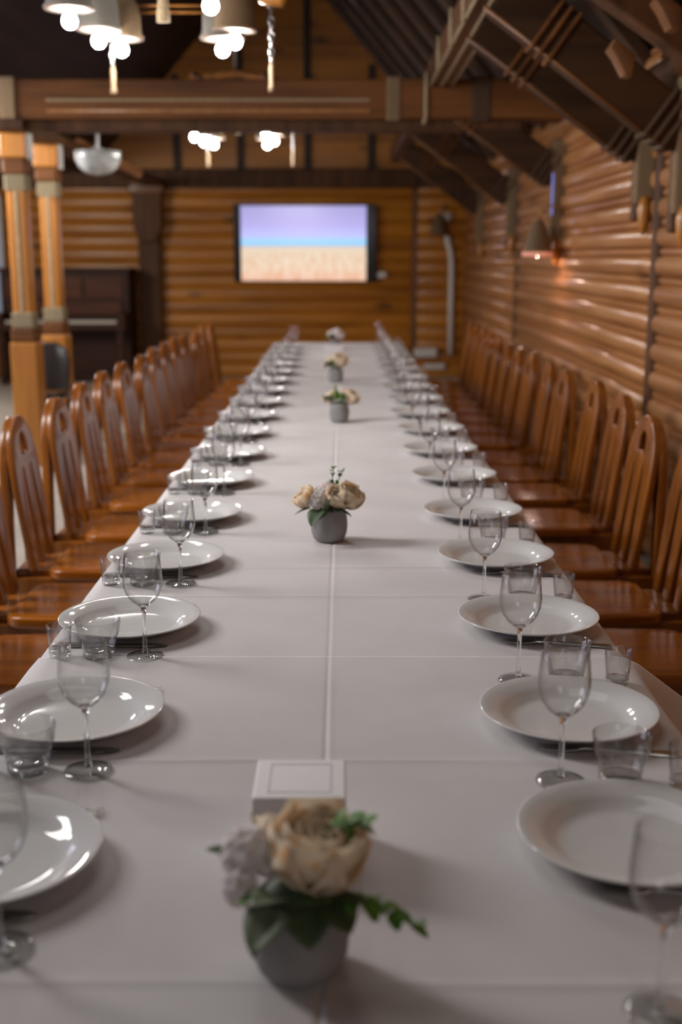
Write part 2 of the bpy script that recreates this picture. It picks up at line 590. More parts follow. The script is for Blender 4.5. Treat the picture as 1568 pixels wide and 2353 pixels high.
def cutout(outlines, thick, bevel=0.003, res=2):
    """flat board from closed 2-D outlines (first outer, others holes), thickness centred on z=0"""
    cu = bpy.data.curves.new('c', 'CURVE')
    cu.dimensions = '2D'
    cu.fill_mode = 'BOTH'
    cu.extrude = max(thick / 2 - bevel, 0.0005)
    cu.bevel_depth = bevel
    cu.bevel_resolution = res
    cu.offset = -bevel
    for pts in outlines:
        sp = cu.splines.new('POLY')
        sp.points.add(len(pts) - 1)
        for q, (x, y) in zip(sp.points, pts):
            q.co = (x, y, 0, 1)
        sp.use_cyclic_u = True
    o = bpy.data.objects.new('c', cu)
    COL.objects.link(o)
    dg = bpy.context.evaluated_depsgraph_get()
    me = bpy.data.meshes.new_from_object(o.evaluated_get(dg))
    bpy.data.objects.remove(o)
    bpy.data.curves.remove(cu)
    bm = bmesh.new()
    bm.from_mesh(me)
    bmesh.ops.remove_doubles(bm, verts=bm.verts, dist=1e-5)
    bpy.data.meshes.remove(me)
    return bm


ORD = ['first', 'second', 'third', 'fourth', 'fifth', 'sixth', 'seventh', 'eighth', 'ninth', 'tenth', 'eleventh',
       'twelfth', 'thirteenth', 'fourteenth', 'fifteenth', 'sixteenth', 'seventeenth', 'eighteenth', 'nineteenth']


def rank(k, n):
    """how far along a row, counted from the camera"""
    if k == 0: return 'nearest the camera'
    if k == n - 1: return 'farthest from the camera'
    return ORD[k] + ' from the camera'


# ================================================================== STRUCTURE
WX, LX, BY = 1.52, -5.2, 14.6          # right wall, left wall, back wall

struct('floor', B(LX - 0.1, WX + 0.2, -3.0, BY + 0.2, -0.1, 0.0), M['floor'], 'pale beige tiled floor')


def log_profile(z0, z1, pitch, bulge, chink, n=8):
    """list of (depth, z, material) along a log wall face"""
    pts = []
    z = z0
    while z < z1:
        c = z + pitch / 2
        half = (pitch - chink) / 2
        for i in range(n + 1):
            a = -pi / 2 + pi * i / n
            pts.append((bulge * cos(a) ** 0.8 if i not in (0, n) else 0.0, c + half * sin(a), 0))
        if chink > 0:
            pts.append((0.023, c + half + chink * 0.25, 1))
            pts.append((0.023, c + half + chink * 0.75, 1))
        z += pitch
    return pts


def log_wall(name, axis, at, sign, spans, z0, z1, pitch, bulge, chink, mats, label):
    bm = bmesh.new()
    prof = log_profile(z0, z1, pitch, bulge, chink)
    for a0, a1 in spans:
        e = 0.03
        for i in range(len(prof) - 1):
            (d0, za, ma), (d1, zb, mb) = prof[i], prof[i + 1]
            stations = [(a0, 0.55), (a0 + e, 1.0), (a1 - e, 1.0), (a1, 0.55)]
            for (s0, k0), (s1, k1) in zip(stations, stations[1:]):
                q = []
                for s, k, d, zz in ((s0, k0, d0, za), (s1, k1, d0, za), (s1, k1, d1, zb), (s0, k0, d1, zb)):
                    dd = at + sign * d * k
                    q.append(bm.verts.new((dd, s, zz) if axis == 'Y' else (s, dd, zz)))
                f = bm.faces.new(q)
                f.material_index = 1 if max(ma, mb) == 1 else 0
        # solid backing so that the wall has depth
        b0, b1 = at - sign * 0.001, at - sign * 0.12
        lo, hi = min(b0, b1), max(b0, b1)
        top = prof[-1][1]
        fs = box(bm, lo, hi, a0, a1, z0, top, mi=1) if axis == 'Y' else box(bm, a0, a1, lo, hi, z0, top, mi=1)
    bmesh.ops.remove_doubles(bm, verts=bm.verts, dist=0.0004)
    me = bpy.data.meshes.new(name)
    # keep face directions as built: recalc on open strips is fine for shading
    return struct(name, bm, mats, label, smooth=True, auto=50)


JOINTS = (5.72, 10.22)
log_wall('wall_right', 'Y', WX, -1, ((-3.0, 5.67), (5.77, 10.17), (10.27, BY)), 0.0, 2.40, 0.134, 0.046, 0.038,
         [M['log'], M['chink']], 'log wall with flax chinking behind the right chairs')
log_wall('wall_back', 'X', BY, -1, ((LX, 0.86), (0.93, WX + 0.1)), 0.0, 2.30, 0.155, 0.034, 0.0,
         [M['log_x'], M['groove']], 'amber log wall behind the television')
log_wall('wall_left', 'Y', LX, 1, ((-3.0, BY),), 0.0, 2.40, 0.155, 0.034, 0.0, [M['log_x'], M['groove']], 'log wall along the far left')
for k, y in enumerate(JOINTS):
    struct('trim_%d' % (k + 1), lathe([(0.0, 0), (0.042, 0), (0.042, 2.4), (0, 2.4)], 14, center=(WX - 0.004, y, 0)), M['darkpost'],
           'dark upright joint strip in the right log wall', True, 40)
struct('trim_3', B(0.862, 0.928, BY - 0.022, BY + 0.05, 0, 2.3), M['corbel'], 'dark upright strip for a joint shadow in the back wall')  # shadow of the log joint put in as a darker strip

# gable above the back wall, with dark battens
RZ, SL, RX = 2.42, 1.15, -0.75         # roof height at the right wall, slope, ridge x
ridge = RZ + SL * (WX - RX)
bm = bmesh.new()
gx0 = 2 * RX - WX
v = [bm.verts.new((x, y, z)) for y in (BY + 0.02, BY + 0.12) for x, z in ((gx0, 2.30), (WX + 0.1, 2.30), (WX + 0.1, RZ), (RX, ridge), (gx0, RZ))]
bm.faces.new(v[:5])
bm.faces.new(v[5:][::-1])
for i in range(5):
    bm.faces.new((v[i], v[(i + 1) % 5], v[5 + (i + 1) % 5], v[5 + i]))
struct('wall_gable', bm, M['log_x'], 'board gable above the back wall')
for k, x in enumerate((-1.96, -1.20, -0.40, 0.36)):
    top = ridge - SL * abs(x - RX) - 0.1
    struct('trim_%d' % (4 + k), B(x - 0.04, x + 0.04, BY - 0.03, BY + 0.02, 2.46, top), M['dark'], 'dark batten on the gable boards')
struct('trim_8', B(LX, WX, BY - 0.16, BY + 0.03, 2.25, 2.47, bev=0.02), M['darkpost'], 'dark beam along the top of the back wall')

# roof: two slopes and a flat ceiling over the left aisle
bm = bmesh.new()
def quad(bm, a, b, c, d, th):
    vs = [bm.verts.new(p) for p in (a, b, c, d)] + [bm.verts.new((p[0], p[1], p[2] + th)) for p in (a, b, c, d)]
    for q in ((0, 1, 2, 3), (7, 6, 5, 4), (0, 4, 5, 1), (1, 5, 6, 2), (2, 6, 7, 3), (3, 7, 4, 0)):
        bm.faces.new([vs[i] for i in q])
quad(bm, (WX + 0.1, -3, RZ - 0.1 * SL), (RX, -3, ridge), (RX, BY + 0.1, ridge), (WX + 0.1, BY + 0.1, RZ - 0.1 * SL), 0.06)
quad(bm, (gx0, -3, RZ), (RX, -3, ridge), (RX, BY + 0.1, ridge), (gx0, BY + 0.1, RZ), 0.06)
quad(bm, (LX, -3, RZ), (gx0, -3, RZ), (gx0, BY + 0.1, RZ), (LX, BY + 0.1, RZ), 0.06)
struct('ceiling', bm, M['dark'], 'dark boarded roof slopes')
y = 3.2
while y < BY:
    bm = bmesh.new()
    bar(bm, (WX - 0.02, y, RZ - 0.05), (RX, y, ridge - 0.05), 0.07, 0.12, up=(0, 1, 0), bev=0.008)
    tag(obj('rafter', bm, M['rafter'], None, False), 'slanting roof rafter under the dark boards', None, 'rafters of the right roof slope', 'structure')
    y += 0.72

# windows (daylight) of the left wall and the sliver seen left of the piano
def window(n, bm_frame, bm_pane, label):
    w = bpy.data.objects.new('window_%d' % n, None)
    link(w)
    tag(w, label, None, None, 'structure')
    obj('window_frame', bm_frame, M['frame_white'], w, False)
    obj('window_pane', bm_pane, M['pane'], w, False)
for n, yc in ((1, 3.2), (2, 7.2)):
    fr = bmesh.new()
    for a, b_, c, d in ((yc - 1.3, yc + 1.3, 0.85, 0.92), (yc - 1.3, yc + 1.3, 2.18, 2.25), (yc - 1.3, yc - 1.23, 0.92, 2.18),
                        (yc + 1.23, yc + 1.3, 0.92, 2.18), (yc - 0.03, yc + 0.03, 0.92, 2.18)):
        box(fr, LX + 0.04, LX + 0.12, a, b_, c, d)
    window(n, fr, B(LX + 0.05, LX + 0.06, yc - 1.23, yc + 1.23, 0.92, 2.18), 'white framed daylit window in the left wall')
fr = bmesh.new()
for a, b_, c, d in ((-5.1, -4.06, 0.62, 0.70), (-5.1, -4.06, 2.1, 2.17), (-4.09, -4.06, 0.70, 2.1), (-5.1, -5.03, 0.70, 2.1)):
    box(fr, a, b_, BY - 0.14, BY - 0.04, c, d)
window(3, fr, B(-5.03, -4.09, BY - 0.10, BY - 0.09, 0.70, 2.1), 'daylit window in the back wall left of the piano')

# ================================================================== TIMBERS
# tie beam across the hall, resting on the carved post
tb = thing('tie_beam', 'long brown grooved roof beam across the hall above the television', 'beam', (0, 0, 0))
bm = bmesh.new()
Y0 = 8.22
box(bm, -2.55, 1.50, Y0 - 0.13, Y0 + 0.13, 2.335, 2.585, 0.012)
obj('beam', bm, M['beam'], tb, False)
bm = bmesh.new()
box(bm, -2.3, 1.2, Y0 - 0.07, Y0 + 0.11, 2.265, 2.335, 0.01)
obj('lower_board', bm, M['darkpost'], tb, False)
bm = bmesh.new()
box(bm, -1.93, 0.19, Y0 - 0.140, Y0 - 0.125, 2.445, 2.462, 0.005)
obj('pale_cord', bm, M['cord'], tb, False)
bm = bmesh.new()
box(bm, -1.93, 0.19, Y0 - 0.136, Y0 - 0.125, 2.375, 2.395, 0.004)
obj('edge_moulding', bm, M['carved'], tb, False)
for x0, x1 in ((-2.24, -2.13), (0.30, 0.39)):
    obj('rope_binding', B(x0, x1, Y0 - 0.145, Y0 + 0.145, 2.325, 2.60, bev=0.012), M['rope_v'], tb, False)
obj('rope_binding', B(0.86, 0.98, Y0 - 0.145, Y0 + 0.145, 2.325, 2.60, bev=0.012), M['rope_dark'], tb, False)

# longitudinal purlin with corded edges
pu = thing('roof_purlin', 'brown corded purlin running lengthwise above the right of the table', 'beam')
obj('beam', B(0.58, 0.73, 2.5, BY - 0.2, 2.54, 2.70, bev=0.012), M['beam_y'], pu, False)
bm = bmesh.new()
for x, z in ((0.585, 2.54), (0.725, 2.54), (0.655, 2.537)):
    tube([(x, 2.5, z), (x, 8.05, z)], 0.009, 6, bm)
obj('edge_cords', bm, M['cord'], pu)
for yy in (4.9, 5.35, 5.85, 6.5, 7.3):
    bm = bmesh.new()
    tube([(0.572, yy, 2.525), (0.572, yy, 2.71)], 0.011, 6, bm)
    obj('rope_tie', bm, M['cord'], pu)
bm = bmesh.new()
tube([(0.56, Y0 - 0.15, 2.62), (0.555, Y0 - 0.16, 2.50), (0.555, Y0 - 0.16, 2.34), (0.54, Y0 - 0.16, 2.30)], 0.013, 8, bm)
obj('hanging_cord', bm, M['cord'], pu)

# slanting braces from the purlin to the right wall, each with a pendant post and carved tip
def brace(Y, label, xa=0.66, za=2.43, xb=1.44, zb=1.87, rope=True, tip_z=1.53, nearer=False, dz=0.0):
    za += dz
    t = thing('roof_brace', label, 'beam')
    bm = bmesh.new()
    bar(bm, (xa, Y, za + 0.09), (xb, Y, zb + 0.09), 0.20, 0.14, up=(0, 1, 0), bev=0.012)
    # bar's "width" runs in the slope plane, "height" along Y
    obj('strut', bm, M['brace'], t, False)
    d = Vector((xb - xa, 0, zb - za)).normalized()
    n = Vector((-d.z, 0, d.x))
    bm = bmesh.new()
    p0 = Vector((xa, Y - 0.065, za + 0.09)) - n * 0.10
    p1 = Vector((xb, Y - 0.065, zb + 0.09)) - n * 0.10
    tube([p0 - d * 0.02, p1 - d * 0.05], 0.009, 6, bm)
    obj('edge_cord', bm, M['corbel'], t)
    if rope:
        for f in (0.24, 0.86):
            for k in range(3):
                c = Vector((xa, Y, za + 0.09)) + d * ((xb - xa) * f / d.x + k * 0.045)
                bm = bmesh.new()
                bar(bm, c - n * 0.112, c + n * 0.112, 0.018, 0.165, up=(0, 1, 0), bev=0.006)
                obj('rope_binding', bm, M['rope_dark'] if f > 0.5 else M['beam'], t, False)
    # pendant
    px = xb + 0.01
    bm = bmesh.new()
    box(bm, px - 0.045, px + 0.05, Y - 0.075, Y - 0.005, tip_z + 0.10, zb + 0.32, 0.015)
    obj('pendant', bm, M['rope_v'], t, False)
    bm = bmesh.new()
    box(bm, px - 0.035, px + 0.06, Y - 0.005, Y + 0.07, tip_z + 0.02, zb + 0.32, 0.015)
    obj('pendant_back', bm, M['darkpost'], t, False)
    tip = lathe([(0, 0), (0.014, 0.01), (0.030, 0.06), (0.034, 0.12), (0.026, 0.17), (0.0, 0.20)], 14)
    obj('carved_tip', tip, M['carved'], t, True, (px + 0.005, Y - 0.065, tip_z - 0.05))
    return t
brace(5.20, 'near slanting brace with rope bindings meeting the right wall')
brace(5.88, 'second slanting brace from the camera, beside the near one, above the log wall', tip_z=1.60, zb=1.88)
brace(8.22, 'slanting brace rising from the right wall to the grooved roof beam', zb=1.90, tip_z=1.44)
brace(10.35, 'dim slanting brace behind the grooved roof beam', tip_z=1.5)
brace(12.60, 'dim slanting brace nearest the back wall', tip_z=1.46)
t = thing('roof_brace', 'high brown brace with two orange corbels at the upper right', 'beam')
bm = bmesh.new()
bar(bm, (0.72, 4.55, 2.56), (1.44, 4.55, 2.09), 0.11, 0.12, up=(0, 1, 0), bev=0.01)
obj('strut', bm, M['darkpost'], t, False)
cb = cutout([[(0.02, 0.0), (0.095, -0.055), (0.085, -0.125), (0.06, -0.12), (0.025, -0.06), (0.0, -0.03)]], 0.09, 0.005)
cb.transform(Matrix.Rotation(pi / 2, 4, 'X'))
obj('corbel', cb, M['corbel'], t, True, (0.955, 4.47, 2.205), auto=40)
cb = cutout([[(0.02, 0.0), (0.095, -0.055), (0.085, -0.125), (0.06, -0.12), (0.025, -0.06), (0.0, -0.03)]], 0.09, 0.005)
cb.transform(Matrix.Rotation(pi / 2, 4, 'X'))
obj('corbel', cb, M['corbel'], t, True, (1.065, 4.30, 2.330), auto=40)

# round log end jutting from the top of the right wall
t = thing('wall_plate_log', 'grey round log with an orange sawn end at the upper right', 'log')
bm = lathe([(0, 0), (0.070, 0), (0.074, 0.006), (0.074, 0.9), (0, 0.9)], 24)
bm.transform(Matrix.Rotation(-pi / 2, 4, 'X'))
obj('log', bm, M['darkpost'], t, True, (1.455, 4.82, 2.235), auto=40)
bm = lathe([(0, -0.004), (0.064, -0.004), (0.066, 0.002), (0, 0.002)], 24)
bm.transform(Matrix.Rotation(-pi / 2, 4, 'X'))
tag(obj('sawn_end', bm, M['carved'], t, True, (1.455, 4.817, 2.235)), 'orange sawn end')

# carved posts on the left
def post(Y, X, label):
    t = thing('carved_post', label, 'post', (X, Y, 0))
    obj('lower_block', B(-0.095, 0.095, -0.095, 0.095, 0, 0.87, bev=0.014), M['post'], t, False)
    obj('lower_collar', B(-0.088, 0.088, -0.088, 0.088, 0.87, 0.97, bev=0.02), M['beam'], t, False)
    obj('rope_band', B(-0.076, 0.076, -0.076, 0.076, 0.965, 1.075, bev=0.012), M['rope'], t, False)
    sh = bmesh.new()
    box(sh, -0.066, 0.066, -0.066, 0.066, 1.07, 1.89, 0)
    es = [e for e in sh.edges if abs(e.verts[0].co.z - e.verts[1].co.z) > 0.5]
    bmesh.ops.bevel(sh, geom=es, offset=0.016, segments=1, affect='EDGES')
    obj('shaft', sh, M['post'], t, False)
    obj('corner_cord', B(-0.012, 0.012, -0.074, -0.064, 1.07, 1.89, bev=0.003), M['cord'], t, False)
    obj('rope_band', B(-0.076, 0.076, -0.076, 0.076, 1.885, 1.995, bev=0.012), M['rope'], t, False)
    obj('upper_collar', B(-0.085, 0.085, -0.085, 0.085, 1.995, 2.10, bev=0.02), M['beam'], t, False)
    obj('capital', B(-0.092, 0.092, -0.092, 0.092, 2.10, 2.266, bev=0.012), M['post'], t, False)
    obj('side_sheen', B(0.092, 0.104, -0.07, 0.05, 2.09, 2.262, bev=0.003), M['paint_white'], t, False)  # pale plate standing in for the glossy reflection on the capital's right face
    return t
post(8.30, -2.205, 'near amber carved post with pale rope bands at the left')
post(9.12, -2.19, 'amber carved post behind the near one, partly hidden by the black chair')
bm = bmesh.new()
box(bm, -2.32, -2.08, 8.05, BY - 0.2, 2.266, 2.335, 0.01)
tag(obj('plate_beam', bm, M['darkpost'], None, False), 'dark plate beam lying lengthwise on the left posts', 'beam')
bm = bmesh.new()
bar(bm, (-2.14, 9.9, 2.36), (-1.62, 9.9, 2.10), 0.07, 0.07, up=(0, 1, 0), bev=0.01)
tag(obj('diagonal_strut', bm, M['beam'], None, False), 'pale slanting strut behind the glass ceiling bowl', 'beam')

t = thing('wall_post', 'brown post with a flared dark head on the back wall beside the piano', 'post', (-2.30, BY - 0.14, 0))
obj('shaft', B(-0.13, 0.13, -0.05, 0.09, 0, 1.75, bev=0.02), M['darkpost'], t, False)
hd = cutout([[(-0.10, 0.0), (0.10, 0.0), (0.17, 0.20), (0.17, 0.52), (0.19, 0.60), (0.15, 0.70), (0.0, 0.74), (-0.15, 0.70), (-0.19, 0.60),
              (-0.17, 0.52), (-0.17, 0.20)]], 0.16, 0.012)
hd.transform(Matrix.Rotation(pi / 2, 4, 'X'))
obj('head', hd, M['darkpost'], t, True, (0, -0.05, 1.62), auto=40)
cp = cutout([[(-0.17, 0.0), (-0.21, 0.05), (-0.19, 0.13), (-0.10, 0.18), (0, 0.195), (0.10, 0.18), (0.19, 0.13), (0.21, 0.05), (0.17, 0.0)]], 0.18, 0.012)
cp.transform(Matrix.Rotation(pi / 2, 4, 'X'))
tag(obj('arched_cap', cp, M['corbel'], t, True, (0, -0.06, 2.18), auto=40), 'orange arched cap')

# ================================================================== TABLE AND CLOTHS
TL, TR, TY0, TY1 = -0.540, 0.508, 0.15, 9.90
t = thing('banquet_table', 'long banquet table hidden under the white tablecloths', 'table', (0, 0, 0))
obj('table_top', B(TL + 0.01, TR - 0.01, TY0 + 0.02, TY1 - 0.01, 0.715, 0.744), M['beam_y'], t, False)
for y in (0.3, 3.3, 6.5, 9.75):
    for x in (TL + 0.08, TR - 0.08):
        obj('leg', B(x - 0.03, x + 0.03, y - 0.03, y + 0.03, 0, 0.715), M['beam'], t, False)

CREASE_X = -0.022
CREASES_Y = [0.55, 1.03, 1.55, 2.385, 2.62, 2.89, 3.42, 3.92, 4.6, 5.5, 6.4, 7.3, 8.2, 9.1]


FLAT = [(-0.041, 1.055, 0.045), (-0.03, 2.885, 0.045), (-0.007, 5.05, 0.04), (-0.03, 6.72, 0.04), (-0.047, 9.15, 0.04), (-0.048, 1.295, 0.08), (-0.055, 8.55, 0.09)]


def cloth(name, y0, y1, z, label, lift=0.0, flare=0.0, drop=0.24):
    xs = set()
    for k in range(37):
        xs.add(round(TL + (TR - TL) * k / 36, 4))
    for d in (-0.03, -0.02, -0.014, -0.011, -0.008, -0.006, -0.0045, -0.003, -0.0015, 0, 0.0015, 0.003, 0.0045, 0.006, 0.008, 0.011, 0.014, 0.02, 0.03):
        xs.add(round(CREASE_X + d, 4))
    xs = sorted(xs)
    ys = set()
    n = int((y1 - y0) / 0.04)
    for k in range(n + 1):
        ys.add(round(y0 + (y1 - y0) * k / n, 4))
    for c in CREASES_Y:
        if y0 + 0.03 < c < y1 - 0.03:
            for d in (-0.03, -0.014, -0.007, -0.003, 0, 0.003, 0.007, 0.014, 0.03):
                ys.add(round(c + d, 4))
    for d in (0.006, 0.012, 0.02):
        ys.add(round(y1 - d, 4))
    ys = sorted(ys)

    def height(x, y):
        h = 0.0012 * noise.noise((x * 2.2, y * 1.6, 3.1)) + 0.0010 * noise.noise((x * 5, y * 5, 7.7))
        wob = 0.006 * noise.noise((0.0, y * 1.3, 2.0))
        d = x - CREASE_X - wob
        k = 1.0 + 0.5 * math.sin(y * 2.1)
        h += 0.0007 * k * math.exp(-((d - 0.006) / 0.005) ** 2) - 0.0014 * k * math.exp(-(d / 0.0038) ** 2)
        for i, c in enumerate(CREASES_Y):
            dd = y - c - 0.006 * noise.noise((x * 2.5, c, 9.0))
            if abs(dd) < 0.05:
                a = (0.0022, 0.0018, 0.0024, 0.0020)[i % 4] * (0.65 + 0.5 * noise.noise((x * 2.0, c * 3, 5.0)))
                h += a * math.exp(-(dd / 0.006) ** 2) - 0.3 * a * math.exp(-((dd + 0.018) / 0.010) ** 2)
        if lift:                       # far hem lies on the neighbouring cloth
            e = y1 - y
            h += lift * math.exp(-(e / 0.05))
        for qx, qy, qr in FLAT:
            q = math.hypot(x - qx, y - qy)
            if q < qr + 0.04:
                h = min(h, 0.0009 + 0.004 * max(0.0, (q - qr) / 0.04))
        if abs(x + 0.015) > 0.20:
            h = min(h, 0.0011 + (lift if y1 - y < 0.03 else 0))
        return max(h, -0.0018)

    bm = bmesh.new()
    rows = []
    for y in ys:
        row = []
        # side drapes: left straight down, right may flare outwards towards the corner
        def drape(side, s):
            xe = TL if side < 0 else TR
            wv = 0.012 * math.sin(y * 11 + side) + 0.010 * math.sin(y * 5.3 + 2 * side)
            out = (0.016 if lift else 0.010) + s * (0.02 + wv)
            yy, dd = y, drop * s
            if flare and side > 0:          # the far corner of the hem swings outwards
                c = math.exp(-((y1 - y) / 0.075) ** 2)
                out += flare * s * (c + 0.45 * math.exp(-((y1 - 0.42 - y) / 0.16) ** 2))
                yy += 0.09 * s * math.exp(-((y1 - y) / 0.12) ** 2)
                dd *= 1 - 0.45 * c
            return (xe + side * out, yy, z - 0.008 - dd)
        for s in (1.0, 0.75, 0.5, 0.25, 0.06):
            row.append(drape(-1, s))
        for x in xs:
            e = min(x - TL, TR - x)
            rnd = -0.004 if e < 0.004 else 0.0
            row.append((x, y, z + height(x, y) + rnd))
        for s in (0.06, 0.25, 0.5, 0.75, 1.0):
            row.append(drape(1, s))
        rows.append([bm.verts.new(p) for p in row])
    for a, b in zip(rows, rows[1:]):
        for k in range(len(a) - 1):
            bm.faces.new((a[k], a[k + 1], b[k + 1], b[k]))
    o = obj(name, bm, M['cloth'], None, True)
    sol = o.modifiers.new('thickness', 'SOLIDIFY')
    sol.thickness = 0.0012
    sol.offset = -1
    return tag(o, label, 'tablecloth')


cloth('tablecloth', 0.16, 1.995, TABLE_Z + 0.0025, 'near white tablecloth, its hem crossing the table before the third plates', 0.0015, 0.16, 0.26)
cloth('tablecloth', 1.97, 6.02, TABLE_Z + 0.0, 'middle white tablecloth, from the hem line to the halfway pot', 0.0, 0.0)
cloth('tablecloth', 6.021, 9.90, TABLE_Z - 0.0005, 'far white tablecloth at the television end of the table', 0.0, 0.0)
TZ = TABLE_Z + 0.0013


def tz(y):
    return TZ + (0.0025 if y < 1.995 else 0.0)

# ================================================================== CHAIRS
def seat_outline(n=7):
    pts = []
    x0, x1, w0, w1, r = -0.185, 0.205, 0.185, 0.205, 0.055
    for cx, cy, a0 in ((x1 - r, w1 - r, 0), (x0 + r, w0 - r, 90), (x0 + r, -w0 + r, 180), (x1 - r, -w1 + r, 270)):
        for k in range(n):
            a = radians(a0 + 90 * k / (n - 1))
            pts.append((cx + r * cos(a), cy + r * sin(a)))
    return pts


def back_outlines():
    """back board seen from the front: u across, v up from the seat; rounded head, three slats, keyhole"""
    L = 0.500
    pts = []
    for k in range(21):
        a = radians(180 * k / 20)
        pts.append((0.146 * cos(a), L - 0.165 + 0.165 * sin(a)))
    pts += [(-0.149, 0.28), (-0.142, 0.12), (-0.138, 0.0), (-0.084, 0.0)]
    pts += [(-0.072, 0.16), (-0.054, 0.325), (-0.048, 0.335), (-0.042, 0.325), (-0.036, 0.16), (-0.030, 0.0)]
    pts += [(0.030, 0.0), (0.036, 0.16), (0.042, 0.325), (0.048, 0.335), (0.054, 0.325), (0.072, 0.16), (0.084, 0.0)]
    pts += [(0.138, 0.0), (0.142, 0.12), (0.149, 0.28)]
    hole = []
    for k in range(13):
        a = radians(180 * k / 12)
        hole.append((0.036 * cos(a), 0.402 + 0.042 * sin(a)))
    hole += [(-0.038, 0.378), (-0.020, 0.370), (-0.014, 0.382), (0.014, 0.382), (0.020, 0.370), (0.038, 0.378)]
    return [pts, hole]


def frame_outlines():
    """rear frame: arch on two legs reaching the floor"""
    H = 0.935
    pts = []
    for k in range(21):
        a = radians(180 * k / 20)
        pts.append((0.146 * cos(a), H - 0.165 + 0.165 * sin(a)))
    pts += [(-0.149, 0.70), (-0.165, 0.0), (-0.120, 0.0), (-0.102, 0.60), (-0.088, 0.68), (-0.05, 0.735), (0.0, 0.75),
            (0.05, 0.735), (0.088, 0.68), (0.102, 0.60), (0.120, 0.0), (0.165, 0.0), (0.149, 0.70)]
    hole = []
    for k in range(13):
        a = radians(180 * k / 12)
        hole.append((0.037 * cos(a), 0.838 + 0.043 * sin(a)))
    hole += [(-0.040, 0.806), (0.040, 0.806)]
    return [pts, hole]


def make_chair():
    t = thing('dining_chair', '', 'chair')
    bm = cutout([seat_outline()], 0.034, 0.009, 3)
    obj('seat', bm, M['seat'], t, True, (0, 0, 0.434), auto=40)
    # back board: local (u, v) -> leaning plane
    bm = cutout(back_outlines(), 0.024, 0.005, 2)
    lean = math.atan2(0.066, 0.485)
    bm.transform(Matrix(((0, 0, 1, 0), (1, 0, 0, 0), (0, 1, 0, 0), (0, 0, 0, 1))))
    bm.transform(Matrix.Translation((-0.240, 0, 0.440)) @ Matrix.Rotation(-lean, 4, 'Y'))
    obj('backrest', bm, M['chair'], t, True, auto=40)
    bm = cutout(frame_outlines(), 0.030, 0.006, 2)
    bm.transform(Matrix(((0, 0, 1, 0), (1, 0, 0, 0), (0, 1, 0, 0), (0, 0, 0, 1))))
    bm.transform(Matrix.Translation((-0.314, 0, 0)))
    obj('rear_frame', bm, M['chair'], t, True, auto=40)
    for s in (-1, 1):
        bm = bmesh.new()
        bar(bm, (0.165, s * 0.165, 0), (0.15, s * 0.15, 0.418), 0.04, 0.04, up=(0, 1, 0), bev=0.005)
        obj('leg', bm, M['chair'], t, False)
    bm = bmesh.new()
    box(bm, -0.300, 0.17, -0.150, -0.125, 0.345, 0.418, 0.004)
    box(bm, -0.300, 0.17, 0.125, 0.150, 0.345, 0.418, 0.004)
    box(bm, 0.145, 0.17, -0.125, 0.125, 0.345, 0.418, 0.004)
    obj('apron', bm, M['chair'], t, False)
    bm = bmesh.new()
    box(bm, -0.300, -0.15, -0.124, 0.124, 0.395, 0.440, 0.006)
    obj('rear_rail', bm, M['chair'], t, False)
    return t


ZL = [2.90, 3.40, 3.90, 4.38, 4.92, 5.40, 5.88, 6.34, 6.86, 7.33, 7.79, 8.24, 8.70, 9.18, 9.66]
ZR = [2.95, 3.43, 3.90, 4.50, 5.03, 5.47, 5.91, 6.44, 6.88, 7.32, 7.76, 8.20, 8.64, 9.08, 9.52]
DXL = [0, 0, 0.005, -0.01, 0.01, 0.02, 0.02, 0.0, 0.02, 0.025, 0.03, 0.03, 0.0, 0.01, 0.0]
DXR = [0.0, 0.0, -0.02, 0.03, 0.045, 0.0, 0.0, 0.0, -0.01, -0.01, -0.01, -0.01, 0.0, 0.0, 0.0]
chair0 = make_chair()
first = True
for side, zs, dx in ((-1, ZL, DXL), (1, ZR, DXR)):
    for k, zc in enumerate(zs):
        y = (zc - 0.109) / 0.9772
        x = -0.772 - dx[k] if side < 0 else 0.745 + dx[k]
        rz = (0.0 if side < 0 else pi) + radians(random.uniform(-2, 2))
        word = 'left' if side < 0 else 'right'
        lab = 'glossy brown chair with pierced back, %s on the %s side' % (
            {0: 'nearest the camera', len(zs) - 1: 'farthest from the camera'}.get(k, ORD[k] + ' from the camera'), word)
        g = 'chairs along the %s side of the table' % word
        if first:
            chair0.location, chair0.rotation_euler = (x, y, 0), (0, 0, rz)
            tag(chair0, lab, None, g)
            first = False
        else:
            dup(chair0, (x, y, 0), rz, lab, g)

# ================================================================== TABLEWARE
def make_plate():
    prof = [(0, 0.004), (0.078, 0.004), (0.090, 0.0065), (0.099, 0.0135), (0.108, 0.0185), (0.122, 0.0225), (0.1335, 0.0265),
            (0.1350, 0.0262), (0.1345, 0.0240), (0.122, 0.0192), (0.106, 0.0145), (0.092, 0.0075), (0.080, 0.0015), (0.068, 0.0), (0, 0.0)]
    return obj('dinner_plate', lathe(prof, 72), M['china'], None, True)


